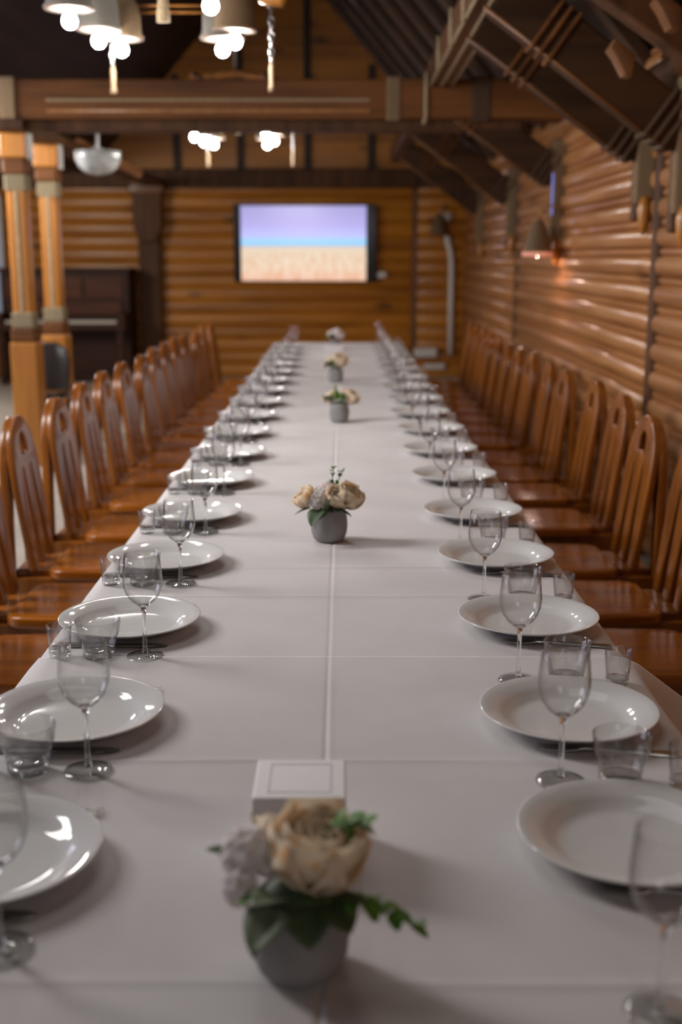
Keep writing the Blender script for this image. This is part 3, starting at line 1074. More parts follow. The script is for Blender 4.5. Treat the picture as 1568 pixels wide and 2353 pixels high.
def make_wine():
    t = thing('wine_glass', '', 'wine glass')
    o = [(0.0035, 0.0935), (0.012, 0.0965), (0.0215, 0.1045), (0.0295, 0.116), (0.0342, 0.130), (0.0352, 0.143), (0.0340, 0.160), (0.0312, 0.187)]
    i = [(r - 0.0011, z + (0.0022 if k < 2 else 0.0006)) for k, (r, z) in enumerate(o)]
    i[-1] = (0.0301, 0.187)
    prof = [(0, 0.0932)] + o + [(0.0307, 0.1878)] + i[::-1] + [(0, 0.0957)]
    obj('bowl', lathe(prof, 40), M['thin'], t, True)
    st = [(0, 0.006), (0.0055, 0.0065), (0.0046, 0.012), (0.0036, 0.030), (0.0033, 0.06), (0.0038, 0.082), (0.0060, 0.0925), (0.010, 0.0958), (0, 0.0955)]
    obj('stem', lathe(st, 18), M['stemglass'], t, True)
    ft = [(0, 0.0002), (0.031, 0.0002), (0.0335, 0.0010), (0.0330, 0.0022), (0.022, 0.0030), (0.010, 0.0045), (0.0052, 0.0068), (0, 0.0070)]
    obj('foot', lathe(ft, 40), M['glass'], t, True)
    return t


def make_tumbler():
    t = thing('tumbler', '', 'tumbler')
    def facet(r, z, a):
        if 0.004 < z < 0.043:
            k = min(1.0, (z - 0.004) / 0.006) * min(1.0, (0.043 - z) / 0.006)
            u = (a * 9 / (2 * pi)) % 1.0 - 0.5
            flat = cos(pi / 9) / cos(u * 2 * pi / 9)
            return r * (1 - 0.9 * k * (1 - flat)) - 0.0016 * k
        return r
    o = [(0.027, 0.002), (0.0295, 0.005), (0.0310, 0.012), (0.0328, 0.022), (0.0346, 0.034), (0.0358, 0.041), (0.0372, 0.047), (0.0385, 0.058), (0.0398, 0.0695)]
    i = [(0.0382, 0.0695), (0.0362, 0.050), (0.0330, 0.032), (0.0300, 0.017), (0.027, 0.0135)]
    prof = o + [(0.0392, 0.0705)] + i + [(0.010, 0.0125), (0.010, 0.0030)]
    obj('cup', lathe(prof, 54, closed=True, fx=facet), M['thick'], t, True, auto=60)
    bs = [(0, 0.0008), (0.026, 0.0008), (0.0275, 0.002), (0.0275, 0.011), (0.024, 0.0130), (0, 0.0125)]
    obj('thick_base', lathe(bs, 36), M['glass'], t, True)
    return t


def make_shot():
    t = thing('shot_glass', '', 'shot glass')
    o = [(0.0190, 0.010), (0.0205, 0.030), (0.0225, 0.0595)]
    i = [(0.0212, 0.0595), (0.0192, 0.030), (0.0178, 0.0115)]
    obj('cup', lathe(o + [(0.0219, 0.0602)] + i, 32, closed=True), M['thick'], t, True)
    bs = [(0, 0.0006), (0.0175, 0.0006), (0.0188, 0.002), (0.0192, 0.0105), (0.0178, 0.0118), (0, 0.0112)]
    obj('thick_base', lathe(bs, 32), M['glass'], t, True)
    return t


def strip_mesh(secs):
    """flat metal bar from (x, half-width, z, thickness) sections"""
    bm = bmesh.new()
    rings = []
    for x, w, z, th in secs:
        rings.append([bm.verts.new((x, yy, zz)) for yy, zz in ((-w, z), (w, z), (w * 0.85, z + th), (-w * 0.85, z + th))])
    for a, b in zip(rings, rings[1:]):
        for k in range(4):
            bm.faces.new((a[k], a[(k + 1) % 4], b[(k + 1) % 4], b[k]))
    bm.faces.new(rings[0][::-1])
    bm.faces.new(rings[-1])
    return bm


def make_fork():
    t = thing('fork', '', 'fork')
    bm = strip_mesh([(-0.10, 0.008, 0.001, 0.002), (-0.09, 0.0095, 0.001, 0.0025), (-0.03, 0.006, 0.002, 0.0025), (0.02, 0.0032, 0.003, 0.0028),
                     (0.036, 0.0045, 0.003, 0.0022), (0.046, 0.0105, 0.002, 0.0018), (0.062, 0.0115, 0.001, 0.0018)])
    obj('handle', bm, M['steel'], t, True, auto=40)
    for k in range(4):
        yy = -0.0095 + k * 0.00633
        bm = strip_mesh([(0.061, 0.0018, 0.001, 0.0017), (0.085, 0.0015, 0.0012, 0.0015), (0.100, 0.0007, 0.003, 0.001)])
        obj('tine', bm, M['steel'], t, True, (0, yy, 0), auto=40)
    return t


def make_knife():
    t = thing('table_knife', '', 'knife')
    bm = strip_mesh([(-0.105, 0.0075, 0.0004, 0.004), (-0.098, 0.009, 0.0004, 0.0055), (-0.03, 0.0068, 0.0004, 0.0055), (0.0, 0.0052, 0.0004, 0.0045)])
    obj('handle', bm, M['steel'], t, True, auto=40)
    bm = strip_mesh([(-0.002, 0.005, 0.0014, 0.003), (0.012, 0.009, 0.0014, 0.0018), (0.07, 0.0098, 0.0012, 0.0016), (0.092, 0.0085, 0.001, 0.0014), (0.105, 0.002, 0.001, 0.001)])
    obj('blade', bm, M['steel'], t, True, auto=40)
    return t


PL = [1.255, 1.690, 2.165, 2.645, 3.130]           # left plate centres along the table
GL = [1.085, 1.514, 1.998, 2.474, 2.962]
PR = [1.300, 1.690, 2.177, 2.667, 3.156, 3.70]
for k in range(12):
    PL.append(PL[-1] + 0.508 + random.uniform(-0.012, 0.012))
    GL.append(PL[-1] - 0.168)
for k in range(11):
    PR.append(PR[-1] + 0.515 + random.uniform(-0.012, 0.012))
GR = [p + 0.178 for p in PR]
N = len(PL)

protos = {'plate': make_plate(), 'wine': make_wine(), 'tumbler': make_tumbler(), 'shot': make_shot(), 'fork': make_fork(), 'knife': make_knife()}
tag(protos['plate'], None, 'plate')
used = set()


def put(kind, x, y, rz, label, group):
    z = tz(y)
    p = protos[kind]
    if kind in used:
        return dup(p, (x, y, z), rz, label, group)
    used.add(kind)
    p.location, p.rotation_euler = (x, y, z), (0, 0, rz)
    return tag(p, label, None, group)


for side, P, G in ((-1, PL, GL), (1, PR, GR)):
    word = 'left' if side < 0 else 'right'
    n = len(P)
    for k in range(n):
        jx, jy = random.uniform(-0.008, 0.008), random.uniform(-0.008, 0.008)
        if k < 5: jx = jy = 0
        px = (-0.406 if side < 0 else 0.362) + jx
        if side > 0 and k in (0, 1): px = 0.348
        if side < 0 and k == 0: px = -0.415
        y, gy = P[k], G[k]
        r = rank(k, n)
        put('plate', px, y, random.uniform(0, 6), 'round white dinner plate on the %s side of the table, %s' % (word, r), 'dinner plates on the %s side' % word)
        wx, tx, sx = ((-0.350, -0.432, -0.502) if side < 0 else (0.298, 0.378, 0.461))
        put('wine', wx + jx, gy + jy * 0.3 + (0.004 if side > 0 else 0), random.uniform(0, 6),
            'clear stemmed wine glass on the %s side of the table, %s' % (word, rank(k + (1 if side > 0 else 0), n + (1 if side > 0 else 0))),
            'wine glasses on the %s side' % word)
        if not (side < 0 and k == 0):
            kk, nn = (k - 1, n - 1) if side < 0 else (k, n)
            put('tumbler', tx + jx, gy + jy * 0.5, random.uniform(0, 6), 'squat clear faceted tumbler on the %s side of the table, %s' % (word, rank(kk, nn)),
                'faceted tumblers on the %s side' % word)
            put('shot', sx + jx, gy + jy + (0.0 if side < 0 else -0.012), random.uniform(0, 6),
                'small clear thick based shot glass at the %s table edge, %s' % (word, rank(kk, nn)), 'shot glasses on the %s side' % word)
        # cutlery lies half under the plate rims
        ang = radians(random.uniform(-2, 2))
        if side < 0:
            put('knife', px - 0.018, y - 0.108, ang, 'steel table knife by the near rim of a left plate, %s' % r, 'knives of the left settings')
            put('fork', px + 0.012, y + 0.118, radians(8) + ang, 'steel fork by the far rim of a left plate, %s' % r, 'forks of the left settings')
        else:
            put('fork', px + 0.035, y - 0.110, radians(180 - 9) + ang, 'steel fork by the near rim of a right plate, %s' % r, 'forks of the right settings')
            put('knife', px + 0.020, y + 0.110, pi + ang, 'steel table knife by the far rim of a right plate, %s' % r, 'knives of the right settings')
put('wine', 0.300, 0.982, 0.3, 'clear stemmed wine glass on the right side of the table, nearest the camera', 'wine glasses on the right side')

# white box with printed top behind the nearest flowers, and one far along the table
def card_box(x, y, w, d, h, label, printed=True):
    t = thing('card_box', label, 'box', (x, y, tz(y)))
    bm = bmesh.new()
    box(bm, -w / 2, w / 2, -d / 2, d / 2, 0, h, 0.0025)
    obj('body', bm, M['card'], t, False)
    if printed:
        bm = bmesh.new()
        a, b = w * 0.34, d * 0.36
        for x0, x1, y0, y1 in ((-a, a, b - 0.0012, b), (-a, a, -b, -b + 0.0012), (-a, -a + 0.0012, -b, b), (a - 0.0012, a, -b, b)):
            box(bm, x0, x1, y0, y1, h, h + 0.0004)
        obj('printed_frame', bm, M['print'], t, False)
card_box(-0.048, 1.295, 0.108, 0.108, 0.092, 'white cube shaped card box behind the nearest flower pot')
card_box(-0.055, 8.55, 0.13, 0.10, 0.075, 'white card box standing before the farthest flower pot', False)

# ================================================================== FLOWERS
def petal(bm, c, az, tilt, length, width, cup, curl=0.3, n=5):
    """a cupped petal rooted at c, leaning outwards by tilt (0 upright), pointing to azimuth az"""
    rows = []
    for i in range(n + 1):
        s = i / n
        wv = width * math.sin(pi * (0.18 + 0.60 * s)) ** 0.8
        bend = tilt + curl * s * s
        row = []
        for j in range(5):
            q = (j - 2) / 2
            x = length * s * sin(bend) - cup * (q * q) * width * (0.6 + 0.4 * s) * cos(tilt)
            zz = length * s * cos(bend) + cup * (q * q) * width * 0.35 * sin(tilt)
            yv = q * wv
            row.append(bm.verts.new((c[0] + x * cos(az) - yv * sin(az), c[1] + x * sin(az) + yv * cos(az), c[2] + zz)))
        rows.append(row)
    for a, b in zip(rows, rows[1:]):
        for k in range(4):
            bm.faces.new((a[k], a[k + 1], b[k + 1], b[k]))


def tilt_bm(bm, c, direction):
    d = Vector(direction).normalized()
    q = Vector((0, 0, 1)).rotation_difference(d)
    bm.transform(Matrix.Translation(c) @ q.to_matrix().to_4x4())
    return bm


def rose(parent, name, c, r, direction, mat, seed=0):
    rnd = random.Random(seed)
    bm = bmesh.new()
    for ring, (cnt, tl, ln, wd, cp, cu) in enumerate(((3, 0.10, 1.00, 0.45, 1.0, 0.0), (4, 0.35, 1.18, 0.55, 0.8, -0.2), (5, 0.62, 1.36, 0.66, 0.7, -0.32),
                                                      (6, 0.85, 1.52, 0.78, 0.6, -0.42), (7, 1.00, 1.62, 0.80, 0.5, -0.46))):
        for k in range(cnt):
            az = 2 * pi * k / cnt + ring * 0.7 + rnd.uniform(-0.15, 0.15)
            rad = r * 0.03 * ring
            petal(bm, (rad * cos(az), rad * sin(az), -0.55 * r), az, tl + rnd.uniform(-0.06, 0.06), r * ln * rnd.uniform(0.95, 1.05), r * wd, cp * 0.6, cu)
    # green-yellow cup under the petals
    lathe([(0, -0.62 * r), (0.20 * r, -0.55 * r), (0.28 * r, -0.40 * r), (0, -0.32 * r)], 10, bm)
    o = obj(name, tilt_bm(bm, c, direction), mat, parent, True)
    sol = o.modifiers.new('t', 'SOLIDIFY')
    sol.thickness = 0.0006
    return o


def blossom(parent, c, r, direction, mat, seed=0):
    """a head of many small five-petalled florets"""
    rnd = random.Random(seed)
    bm = bmesh.new()
    pts = []
    for k in range(19):
        zz = 1 - (k + 0.5) / 19 * 1.15
        a = k * 2.39996
        rr = math.sqrt(max(0, 1 - zz * zz))
        pts.append(Vector((rr * cos(a), rr * sin(a), zz)))
    for p in pts:
        f = bmesh.new()
        for k in range(5):
            petal(f, (0, 0, 0), 2 * pi * k / 5 + rnd.random(), 1.15, r * 0.40, r * 0.21, 0.25, 0.2, 3)
        tilt_bm(f, p * r * 0.78, p + Vector((0, 0, 0.2)))
        me = bpy.data.meshes.new('t')
        f.to_mesh(me)
        f.free()
        bm.from_mesh(me)
        bpy.data.meshes.remove(me)
    lathe([(0, -0.6 * r), (0.3 * r, -0.45 * r), (0.80 * r, 0), (0.60 * r, 0.58 * r), (0, 0.80 * r)], 12, bm)
    o = obj('blossom', tilt_bm(bm, c, direction), mat, parent, True)
    return o


def leaf(parent, base, direction, length, width, mat, droop=0.4, up=(0, 0, 1), name='leaf'):
    """a pointed oval leaf with a folded midrib"""
    bm = bmesh.new()
    d = Vector(direction).normalized()
    s = d.cross(Vector(up))
    if s.length < 0.05: s = d.cross(Vector((0, 1, 0)))
    s.normalize()
    u = s.cross(d).normalized()
    rows = []
    n = 8
    for i in range(n + 1):
        t_ = i / n
        w = width * (math.sin(pi * min(1, t_ ** 0.75)) ** 0.7) / 2 + 0.0004
        p = Vector(base) + d * length * t_ - Vector((0, 0, 1)) * droop * length * t_ * t_
        rows.append([bm.verts.new(p + s * w * q + u * (abs(q) * w * 0.35)) for q in (-1, -0.5, 0, 0.5, 1)])
    for a, b in zip(rows, rows[1:]):
        for k in range(4):
            bm.faces.new((a[k], a[k + 1], b[k + 1], b[k]))
    o = obj(name, bm, mat, parent, True)
    sol = o.modifiers.new('t', 'SOLIDIFY')
    sol.thickness = 0.0005
    return o


def sprig(parent, base, tip, n, size, mat, seed=0):
    """a twig carrying pairs of small leaves (twig one part, leaves its sub-parts)"""
    rnd = random.Random(seed)
    b, t_ = Vector(base), Vector(tip)
    mid = (b + t_) / 2 + Vector((0, 0, 0.012))
    pts = [b * (1 - s) ** 2 + mid * 2 * s * (1 - s) + t_ * s * s for s in [k / 8 for k in range(9)]]
    tw = obj('sprig', tube(pts, 0.0009, 6), M['stem'], parent, True)
    for k in range(n):
        s = 0.30 + 0.70 * k / max(1, n - 1)
        p = pts[min(8, int(s * 8))]
        for sd in (-1, 1):
            dv = (t_ - b).normalized() + Vector((rnd.uniform(-1, 1), rnd.uniform(-0.7, 0.7), rnd.uniform(-0.5, 0.9))) + Vector((0, 0, 0.4 * sd))
            leaf(tw, p, dv, size * rnd.uniform(0.8, 1.2), size * 0.72, mat, 0.1, name='small_leaf')
    return tw


def pot_mesh(r, h):
    prof = [(0, 0.0), (r * 0.70, 0.0), (r * 0.84, h * 0.07), (r * 0.96, h * 0.26), (r * 1.0, h * 0.50), (r * 0.97, h * 0.75), (r * 0.88, h * 0.96), (r * 0.85, h),
            (r * 0.80, h), (r * 0.80, h * 0.86), (0, h * 0.84)]
    return lathe(prof, 40)


def arrangement(x, y, r, h, label, items):
    t = thing('flower_pot', label, 'flower pot', (x, y, tz(y)), 0, 'flower pots along the middle of the table')
    obj('pot', pot_mesh(r, h), M['concrete'], t, True)
    obj('moss', lathe([(r * 0.79, h * 0.90), (r * 0.70, h * 1.02), (r * 0.40, h * 1.12), (0, h * 1.14)], 24), M['leaf_dark'], t, True)
    for q, it in enumerate(items):
        k = it[0]
        if k == 'rose': rose(t, 'rose', it[1], it[2], it[3], M[it[4]], q * 7 + 1)
        elif k == 'blossom': blossom(t, it[1], it[2], it[3], M[it[4]], q * 5 + 2)
        elif k == 'leaf': leaf(t, it[1], it[2], it[3], it[4], M[it[5]], it[6] if len(it) > 6 else 0.4)
        elif k == 'sprig': sprig(t, it[1], it[2], it[3], it[4], M[it[5]], q)
    return t


arrangement(-0.041, 1.055, 0.050, 0.082, 'nearest grey pot, with a large peach rose and white blossoms', [
    ('rose', (0.018, -0.004, 0.118), 0.047, (0.10, -0.10, 1), 'peach'),
    ('blossom', (-0.050, 0.010, 0.118), 0.030, (-0.5, -0.3, 1), 'white_petal'),
    ('blossom', (-0.056, -0.016, 0.098), 0.021, (-0.8, -0.6, 0.5), 'white_petal'),
    ('rose', (-0.012, 0.040, 0.112), 0.034, (-0.1, 0.4, 1), 'peach'),
    ('leaf', (-0.018, -0.036, 0.096), (-0.40, -0.55, 0.35), 0.042, 0.036, 'leaf_grey', 0.2),
    ('leaf', (-0.018, -0.042, 0.088), (-0.55, -0.75, -0.25), 0.044, 0.048, 'leaf_grey', 0.3),
    ('leaf', (-0.028, -0.030, 0.100), (-0.95, -0.5, 0.05), 0.034, 0.014, 'leaf_bright', 0.2),
    ('leaf', (0.006, -0.036, 0.086), (0.15, -0.8, -0.30), 0.036, 0.046, 'leaf_dark', 0.3),
    ('leaf', (0.028, -0.032, 0.086), (0.65, -0.7, -0.10), 0.034, 0.044, 'leaf_dark', 0.3),
    ('leaf', (-0.022, -0.034, 0.082), (-0.45, -0.6, -0.45), 0.040, 0.020, 'leaf_dark', 0.3),
    ('leaf', (-0.060, 0.016, 0.112), (-0.9, 0.0, 0.30), 0.036, 0.020, 'leaf_dark', 0.1),
    ('leaf', (-0.040, 0.040, 0.125), (-0.3, 0.5, 0.6), 0.026, 0.010, 'leaf_dark', 0.1),
    ('sprig', (0.035, -0.018, 0.092), (0.108, -0.030, 0.066), 6, 0.021, 'leaf_bright'),
    ('sprig', (0.024, -0.004, 0.150), (0.062, 0.004, 0.150), 5, 0.019, 'leaf_bright'),
    ('leaf', (0.030, -0.022, 0.090), (0.9, -0.3, 0.2), 0.040, 0.018, 'leaf_dark', 0.2),
])
arrangement(-0.030, 2.885, 0.0465, 0.082, 'second grey pot from the camera, round, with peach roses and a tall green sprig', [
    ('rose', (0.046, -0.005, 0.104), 0.036, (0.6, -0.3, 1), 'peach'),
    ('rose', (0.020, -0.022, 0.108), 0.029, (0.1, -0.7, 1), 'peach'),
    ('rose', (-0.056, -0.004, 0.103), 0.029, (-0.8, -0.2, 1), 'peach'),
    ('blossom', (-0.030, -0.018, 0.106), 0.028, (-0.2, -0.7, 0.9), 'white_petal'),
    ('blossom', (0.000, 0.012, 0.124), 0.026, (0, 0, 1), 'blush'),
    ('blossom', (-0.022, 0.015, 0.116), 0.022, (0, 0.2, 1), 'white_petal'),
    ('leaf', (-0.020, -0.034, 0.085), (-0.45, -0.75, -0.35), 0.050, 0.046, 'leaf_dark', 0.3),
    ('leaf', (-0.004, -0.038, 0.078), (-0.6, -0.6, -0.1), 0.042, 0.030, 'leaf_grey', 0.3),
    ('leaf', (-0.006, -0.036, 0.086), (0.35, -0.4, 0.8), 0.046, 0.026, 'leaf_grey', 0.1),
    ('leaf', (-0.044, -0.01, 0.084), (-0.9, -0.3, -0.1), 0.044, 0.014, 'leaf_dark', 0.2),
    ('leaf', (0.028, -0.026, 0.083), (0.8, -0.5, -0.2), 0.034, 0.012, 'leaf_dark', 0.2),
    ('leaf', (0.010, -0.034, 0.086), (0.4, -0.8, 0.1), 0.030, 0.016, 'leaf_dark', 0.2),
    ('sprig', (0.006, 0.004, 0.125), (0.012, 0.012, 0.185), 4, 0.013, 'leaf_bright'),
    ('sprig', (0.016, 0.004, 0.125), (0.034, 0.012, 0.172), 3, 0.012, 'leaf_bright'),
])
arrangement(-0.007, 5.05, 0.043, 0.082, 'third grey pot from the camera, with yellow green leaves between pale peach roses', [
    ('rose', (0.046, 0.0, 0.100), 0.036, (0.6, -0.2, 1), 'peach'),
    ('rose', (0.022, 0.022, 0.112), 0.034, (0.2, 0.2, 1), 'blush'),
    ('rose', (-0.040, 0.016, 0.100), 0.030, (-0.6, 0.1, 1), 'peach'),
    ('sprig', (-0.01, -0.020, 0.085), (-0.012, -0.036, 0.120), 6, 0.028, 'leaf_bright'),
    ('sprig', (0.010, -0.024, 0.085), (0.014, -0.038, 0.112), 6, 0.026, 'leaf_bright'),
    ('sprig', (-0.02, -0.016, 0.085), (-0.060, -0.020, 0.105), 5, 0.022, 'leaf_dark'),
    ('sprig', (-0.01, 0.0, 0.10), (-0.016, 0.0, 0.150), 3, 0.018, 'leaf_bright'),
    ('leaf', (0.05, -0.01, 0.085), (1, -0.1, 0.1), 0.045, 0.012, 'leaf_grey', 0.2),
])
arrangement(-0.030, 6.72, 0.043, 0.078, 'fourth grey pot from the camera, with one big peach rose beside dark green', [
    ('rose', (0.022, -0.006, 0.112), 0.046, (0.3, -0.4, 1), 'peach'),
    ('rose', (-0.016, 0.020, 0.112), 0.036, (-0.1, 0.2, 1), 'peach'),
    ('rose', (-0.058, 0.0, 0.094), 0.024, (-0.7, 0, 1), 'blush'),
    ('sprig', (-0.02, -0.020, 0.080), (-0.050, -0.036, 0.100), 6, 0.028, 'leaf_dark'),
    ('sprig', (-0.01, -0.022, 0.080), (-0.022, -0.04, 0.110), 5, 0.026, 'leaf_bright'),
])
arrangement(-0.047, 9.15, 0.043, 0.074, 'farthest grey pot, with pink white blossoms at the table end', [
    ('blossom', (0.012, 0.010, 0.120), 0.044, (0.1, 0, 1), 'white_petal'),
    ('blossom', (-0.026, 0.010, 0.112), 0.034, (-0.3, 0, 1), 'white_petal'),
    ('rose', (0.034, -0.020, 0.098), 0.032, (0.4, -0.6, 1), 'blush'),
    ('sprig', (-0.01, -0.020, 0.078), (-0.030, -0.036, 0.105), 6, 0.028, 'leaf_dark'),
    ('sprig', (-0.02, -0.010, 0.078), (-0.075, -0.020, 0.085), 5, 0.024, 'leaf_bright'),
])

# ================================================================== CHANDELIERS
def make_chandelier():
    t = thing('chandelier', '', 'chandelier')
    fr = bmesh.new()
    # carved yoke with two arms, its ends curling down
    tube([(-0.40, 0, 0.36), (-0.30, 0, 0.40), (0, 0, 0.44), (0.28, 0, 0.40), (0.34, 0, 0.33), (0.37, 0, 0.18), (0.40, 0, 0.095), (0.45, 0, 0.085), (0.48, 0, 0.15)], 0.026, 10, fr)
    obj('yoke', fr, M['carved'], t, True)
    for x in (-0.24, 0.24):
        obj('cross_arm', tube([(x, -0.52, 0.36), (x, 0, 0.39), (x, 0.42, 0.36)], 0.018, 8), M['beam_y'], t, True)
    for zz in (0.125, 0.150):
        obj('rail', tube([(-0.25, 0.40, zz), (0.25, 0.40, zz)], 0.006, 8), M['carved'], t, True)
    for x in (-0.24, 0.24):
        obj('rail_hanger', tube([(x, 0.40, 0.12), (x, 0.40, 0.37)], 0.006, 8), M['beam_y'], t, True)
    obj('hanging_chain', tube([(0, 0, 0.44), (0, 0, 1.3)], 0.010, 8), M['chain'], t, True)
    ts = lathe([(0, 0.0), (0.026, 0.0), (0.022, 0.05), (0.018, 0.085), (0.022, 0.10), (0.018, 0.115), (0.006, 0.13), (0.006, 0.42), (0, 0.42)], 14,
               fx=lambda r, z, a: r * (1 + (0.12 * sin(a * 7) if z < 0.08 else 0)))
    obj('tassel', ts, M['cord'], t, True, (0.015, 0.02, 0.02))
    lamps = ((-0.276, -0.26, 0.0, 'wicker'), (-0.252, 0.13, 0.0, 'wicker'), (-0.200, 0.33, 0.0, 'wicker2'),
             (0.250, -0.52, 0.0, 'wicker'), (0.206, 0.33, 0.0, 'wicker'), (0.262, 0.27, 0.02, 'wicker2'))
    for (x, y, dz, m) in lamps:
        prof = [(0.088, 0.012), (0.091, 0.018), (0.082, 0.026), (0.080, 0.05), (0.079, 0.09), (0.072, 0.135), (0.052, 0.165), (0.022, 0.178), (0.010, 0.185),
                (0.010, 0.26), (0.006, 0.26), (0.006, 0.176), (0.045, 0.155), (0.064, 0.13), (0.071, 0.09), (0.072, 0.04), (0.076, 0.012)]
        sh = obj('lamp_shade', lathe(prof, 32, closed=True), M[m], t, True, (x, y, dz))
        obj('pale_rim', lathe([(0.016, 0.013), (0.089, 0.009), (0.0905, 0.014), (0.016, 0.018)], 32, closed=True), M['shade_in'], sh, True)
        bl = lathe([(r_, z_ - 0.030) for r_, z_ in [(0, -0.028), (0.014, -0.024), (0.024, -0.014), (0.0275, 0.0), (0.024, 0.014), (0.016, 0.026), (0.012, 0.045), (0, 0.048)]], 16)
        obj('bulb', bl, M['bulb'], sh, True)
    for x, y in ((-0.26, 0.45), (0.40, 0.38)):
        bm = bmesh.new()
        for k in range(13):
            zc = 0.30 - k * 0.030
            ring = [(0.009 * cos(a) * (1 if k % 2 else 0.3), 0.009 * cos(a) * (0.3 if k % 2 else 1), zc + 0.019 * sin(a)) for a in [2 * pi * q / 10 for q in range(11)]]
            tube(ring, 0.0038, 6, bm)
        pc = obj('pull_chain', bm, M['chain'], t, True, (x, y, 0))
        obj('wooden_grip', lathe([(0, -0.185), (0.015, -0.183), (0.015, -0.165), (0.011, -0.155), (0.013, -0.10), (0.009, -0.075), (0, -0.07)], 12), M['grip'], pc, True)
    return t
ch = make_chandelier()
ch.location = (-0.682, 4.68, 2.292)
tag(ch, 'rustic chandelier of lit wicker lamps hanging nearest the camera', None, 'wicker chandeliers')
dup(ch, (-0.765, 8.98, 2.31), 0.0, 'rustic chandelier of lit wicker lamps seen small under the grooved beam', 'wicker chandeliers')

t = thing('ceiling_bowl_lamp', 'unlit pale glass bowl lamp hanging beside the left posts', 'lamp', (-1.74, 8.75, 2.02))
ob = [(0, 0), (0.05, 0.004), (0.10, 0.022), (0.138, 0.058), (0.160, 0.105), (0.166, 0.165)]
ib = [(r * 0.97, z + 0.004) for r, z in ob]
obj('bowl', lathe(ob + ib[::-1], 32), M['frost'], t, True)
obj('rod', lathe([(0, 0.02), (0.012, 0.02), (0.012, 0.50), (0, 0.50)], 12), M['paint_white'], t, True)
obj('holder', lathe([(0, 0.145), (0.05, 0.145), (0.045, 0.185), (0, 0.19)], 20), M['paint_white'], t, True)

# ================================================================== RIGHT WALL AND BACK WALL THINGS
t = thing('wall_lamp', 'lit wicker wall lamp with a glowing rim on the right wall', 'wall lamp', (1.315, 8.05, 1.455))
prof = [(0.098, 0.026), (0.100, 0.032), (0.088, 0.05), (0.075, 0.12), (0.050, 0.20), (0.020, 0.235), (0, 0.24)]
inner = [(0, 0.228), (0.014, 0.225), (0.042, 0.195), (0.067, 0.12), (0.080, 0.05), (0.092, 0.026)]
obj('shade', lathe(prof + inner, 32), M['wicker2'], t, True)
obj('pale_rim', lathe([(0.098, -0.004), (0.102, -0.004), (0.103, 0.026), (0.099, 0.026)], 32, closed=True), M['glow_rim'], t, True)
obj('bulb', lathe([(0, -0.006), (0.02, 0.001), (0.032, 0.022), (0.028, 0.046), (0.014, 0.07), (0, 0.075)], 16), M['sconce_bulb'], t, True)
bm = bmesh.new()
tube([(0, 0, 0.235), (0.01, 0, 0.30), (0.08, 0, 0.33), (0.165, 0, 0.30)], 0.008, 8, bm)
obj('arm', bm, M['brass'], t, True)

t = thing('wall_lamp', 'unlit pale cone wall lamp in the back corner above the white pipe', 'wall lamp', (1.17, BY - 0.17, 1.71))
obj('shade', lathe([(0.115, 0), (0.118, 0.008), (0.085, 0.10), (0.045, 0.20), (0.02, 0.24), (0, 0.245), (0, 0.235), (0.036, 0.195), (0.076, 0.10), (0.107, 0.0)], 28), M['wicker2'], t, True)
bm = bmesh.new()
tube([(0, 0, 0.24), (0.02, 0, 0.30), (0.08, 0.06, 0.33), (0.10, 0.15, 0.32)], 0.012, 8, bm)
obj('arm', bm, M['chain'], t, True)
obj('wall_mount', B(0.06, 0.15, 0.06, 0.14, 0.16, 0.26, bev=0.02), M['paint_white'], t, False)

bm = tube([(1.275, BY - 0.065, 1.70), (1.29, BY - 0.065, 1.62), (1.325, BY - 0.065, 1.50), (1.340, BY - 0.065, 1.35), (1.340, BY - 0.065, 0.9), (1.345, BY - 0.065, 0.28)], 0.036, 10)
tag(obj('wall_pipe', bm, M['paint_white'], None, True), 'white upright pipe on the back wall near the right corner', 'pipe')
t = thing('socket_box', 'white wall box low on the back wall beside the white pipe', 'socket box', (1.04, BY - 0.075, 0.30))
obj('body', B(-0.14, 0.14, -0.035, 0.045, -0.055, 0.055, bev=0.012), M['paint_white'], t, False)
obj('cover', B(-0.12, 0.12, -0.040, -0.034, -0.04, 0.04, bev=0.002), M['paint_white'], t, False)
t = thing('socket_box', 'dimmer white box nearest the floor on the back wall', 'socket box', (1.15, BY - 0.075, 0.13))
obj('body', B(-0.13, 0.13, -0.035, 0.045, -0.035, 0.035, bev=0.012), M['paint_white'], t, False)
obj('cover', B(-0.11, 0.11, -0.040, -0.034, -0.022, 0.022, bev=0.002), M['paint_white'], t, False)
t = thing('wall_speaker', 'small white device on the back wall below the right corner of the television', 'device', (0.495, BY - 0.07, 1.235))
obj('body', B(-0.06, 0.06, -0.03, 0.04, -0.035, 0.035, bev=0.018), M['paint_white'], t, False)

t = thing('television', 'wide black television showing a wheat field under a lilac sky', 'television', (-0.432, BY - 0.11, 1.605))
obj('casing', B(-0.858, 0.858, -0.02, 0.075, -0.455, 0.455, bev=0.012), M['black'], t, False)
obj('screen', B(-0.770, 0.735, -0.0235, -0.0195, -0.440, 0.440), M['tv'], t, False)

tag(obj('bluish_strip', B(1.398, 1.408, 8.06, 8.07, 1.72, 1.99, bev=0.003), M['bluish_strip'], None, False), 'narrow upright glowing bluish strip above the lit wall lamp', 'light')  # emissive strip for a bluish sliver of unknown origin

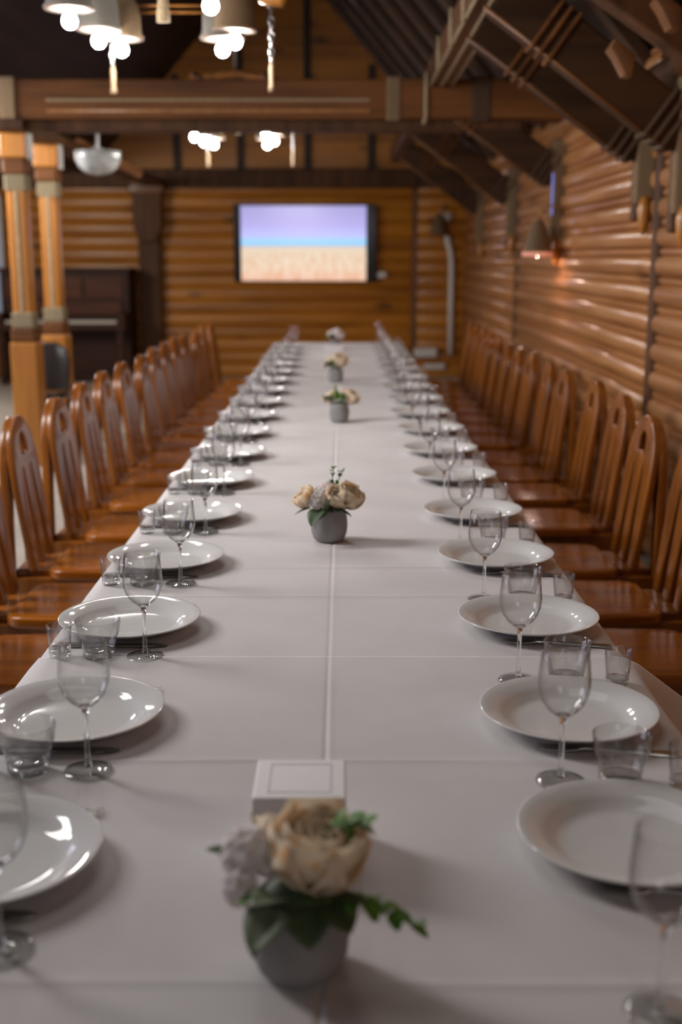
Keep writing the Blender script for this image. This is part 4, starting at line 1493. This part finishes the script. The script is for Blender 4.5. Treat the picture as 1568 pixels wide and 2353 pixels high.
# ================================================================== PIANO AND THE BLACK CHAIR ON THE LEFT
PX, PY = -3.22, 13.95
t = thing('upright_piano', 'dark upright piano with an open keyboard against the back wall', 'piano', (PX, PY, 0))
hw = 0.75
bm = bmesh.new()
box(bm, -hw, hw, -0.02, 0.45, 0.02, 1.28, 0.01)
obj('case', bm, M['piano'], t, False)
obj('lid', B(-hw - 0.02, hw + 0.02, -0.06, 0.47, 1.28, 1.325, bev=0.01), M['piano'], t, False)
for x0, x1 in ((-0.68, -0.24), (-0.20, 0.20), (0.24, 0.68)):
    obj('front_panel', B(x0, x1, -0.034, -0.018, 0.98, 1.22, bev=0.006), M['piano_panel'], t, False)
obj('fallboard', B(-0.66, 0.66, -0.05, -0.018, 0.775, 0.94, bev=0.006), M['piano_panel'], t, False)
obj('key_bed', B(-hw, hw, -0.36, -0.02, 0.62, 0.70, bev=0.01), M['piano'], t, False)
for s in (-1, 1):
    obj('cheek', B(s * 0.70 - 0.05, s * 0.70 + 0.05, -0.36, -0.02, 0.70, 0.82, bev=0.015), M['piano'], t, False)
    obj('leg', B(s * 0.68 - 0.04, s * 0.68 + 0.04, -0.34, -0.26, 0, 0.62, bev=0.012), M['piano'], t, False)
for k in range(52):
    x = -0.64 + k * 1.28 / 52
    obj('white_key', B(x + 0.0008, x + 1.28 / 52 - 0.0008, -0.30, -0.15, 0.70, 0.732), M['ivory'], t, False)
for k in range(52):
    if k % 7 in (2, 6): continue
    x = -0.64 + (k + 1) * 1.28 / 52
    if k < 51: obj('black_key', B(x - 0.007, x + 0.007, -0.25, -0.15, 0.732, 0.744), M['ebony'], t, False)

t = thing('side_chair', 'black glossy leather chair standing between the two carved posts', 'chair', (-2.17, 8.74, 0))
sb = cutout([[(0.14 * cos(a) * 1.0, 0.22 * sin(a)) for a in [2 * pi * k / 28 for k in range(28)]]], 0.05, 0.02, 3)
obj('seat', sb, M['leather'], t, True, (0, 0, 0.45), auto=50)
bk = cutout([[(-0.15, 0), (0.15, 0), (0.16, 0.22), (0.13, 0.31), (0.06, 0.35), (-0.06, 0.35), (-0.13, 0.31), (-0.16, 0.22)]], 0.05, 0.022, 3)
bk.transform(Matrix.Rotation(pi / 2 - 0.12, 4, 'X'))
obj('backrest', bk, M['leather'], t, True, (0.02, -0.09, 0.49), auto=50)
for sx in (-1, 1):
    for sy in (-1, 1):
        bm = bmesh.new()
        tube([(sx * 0.12, sy * 0.15, 0), (sx * 0.10, sy * 0.13, 0.44)], 0.013, 8, bm)
        obj('leg', bm, M['black'], t, True)
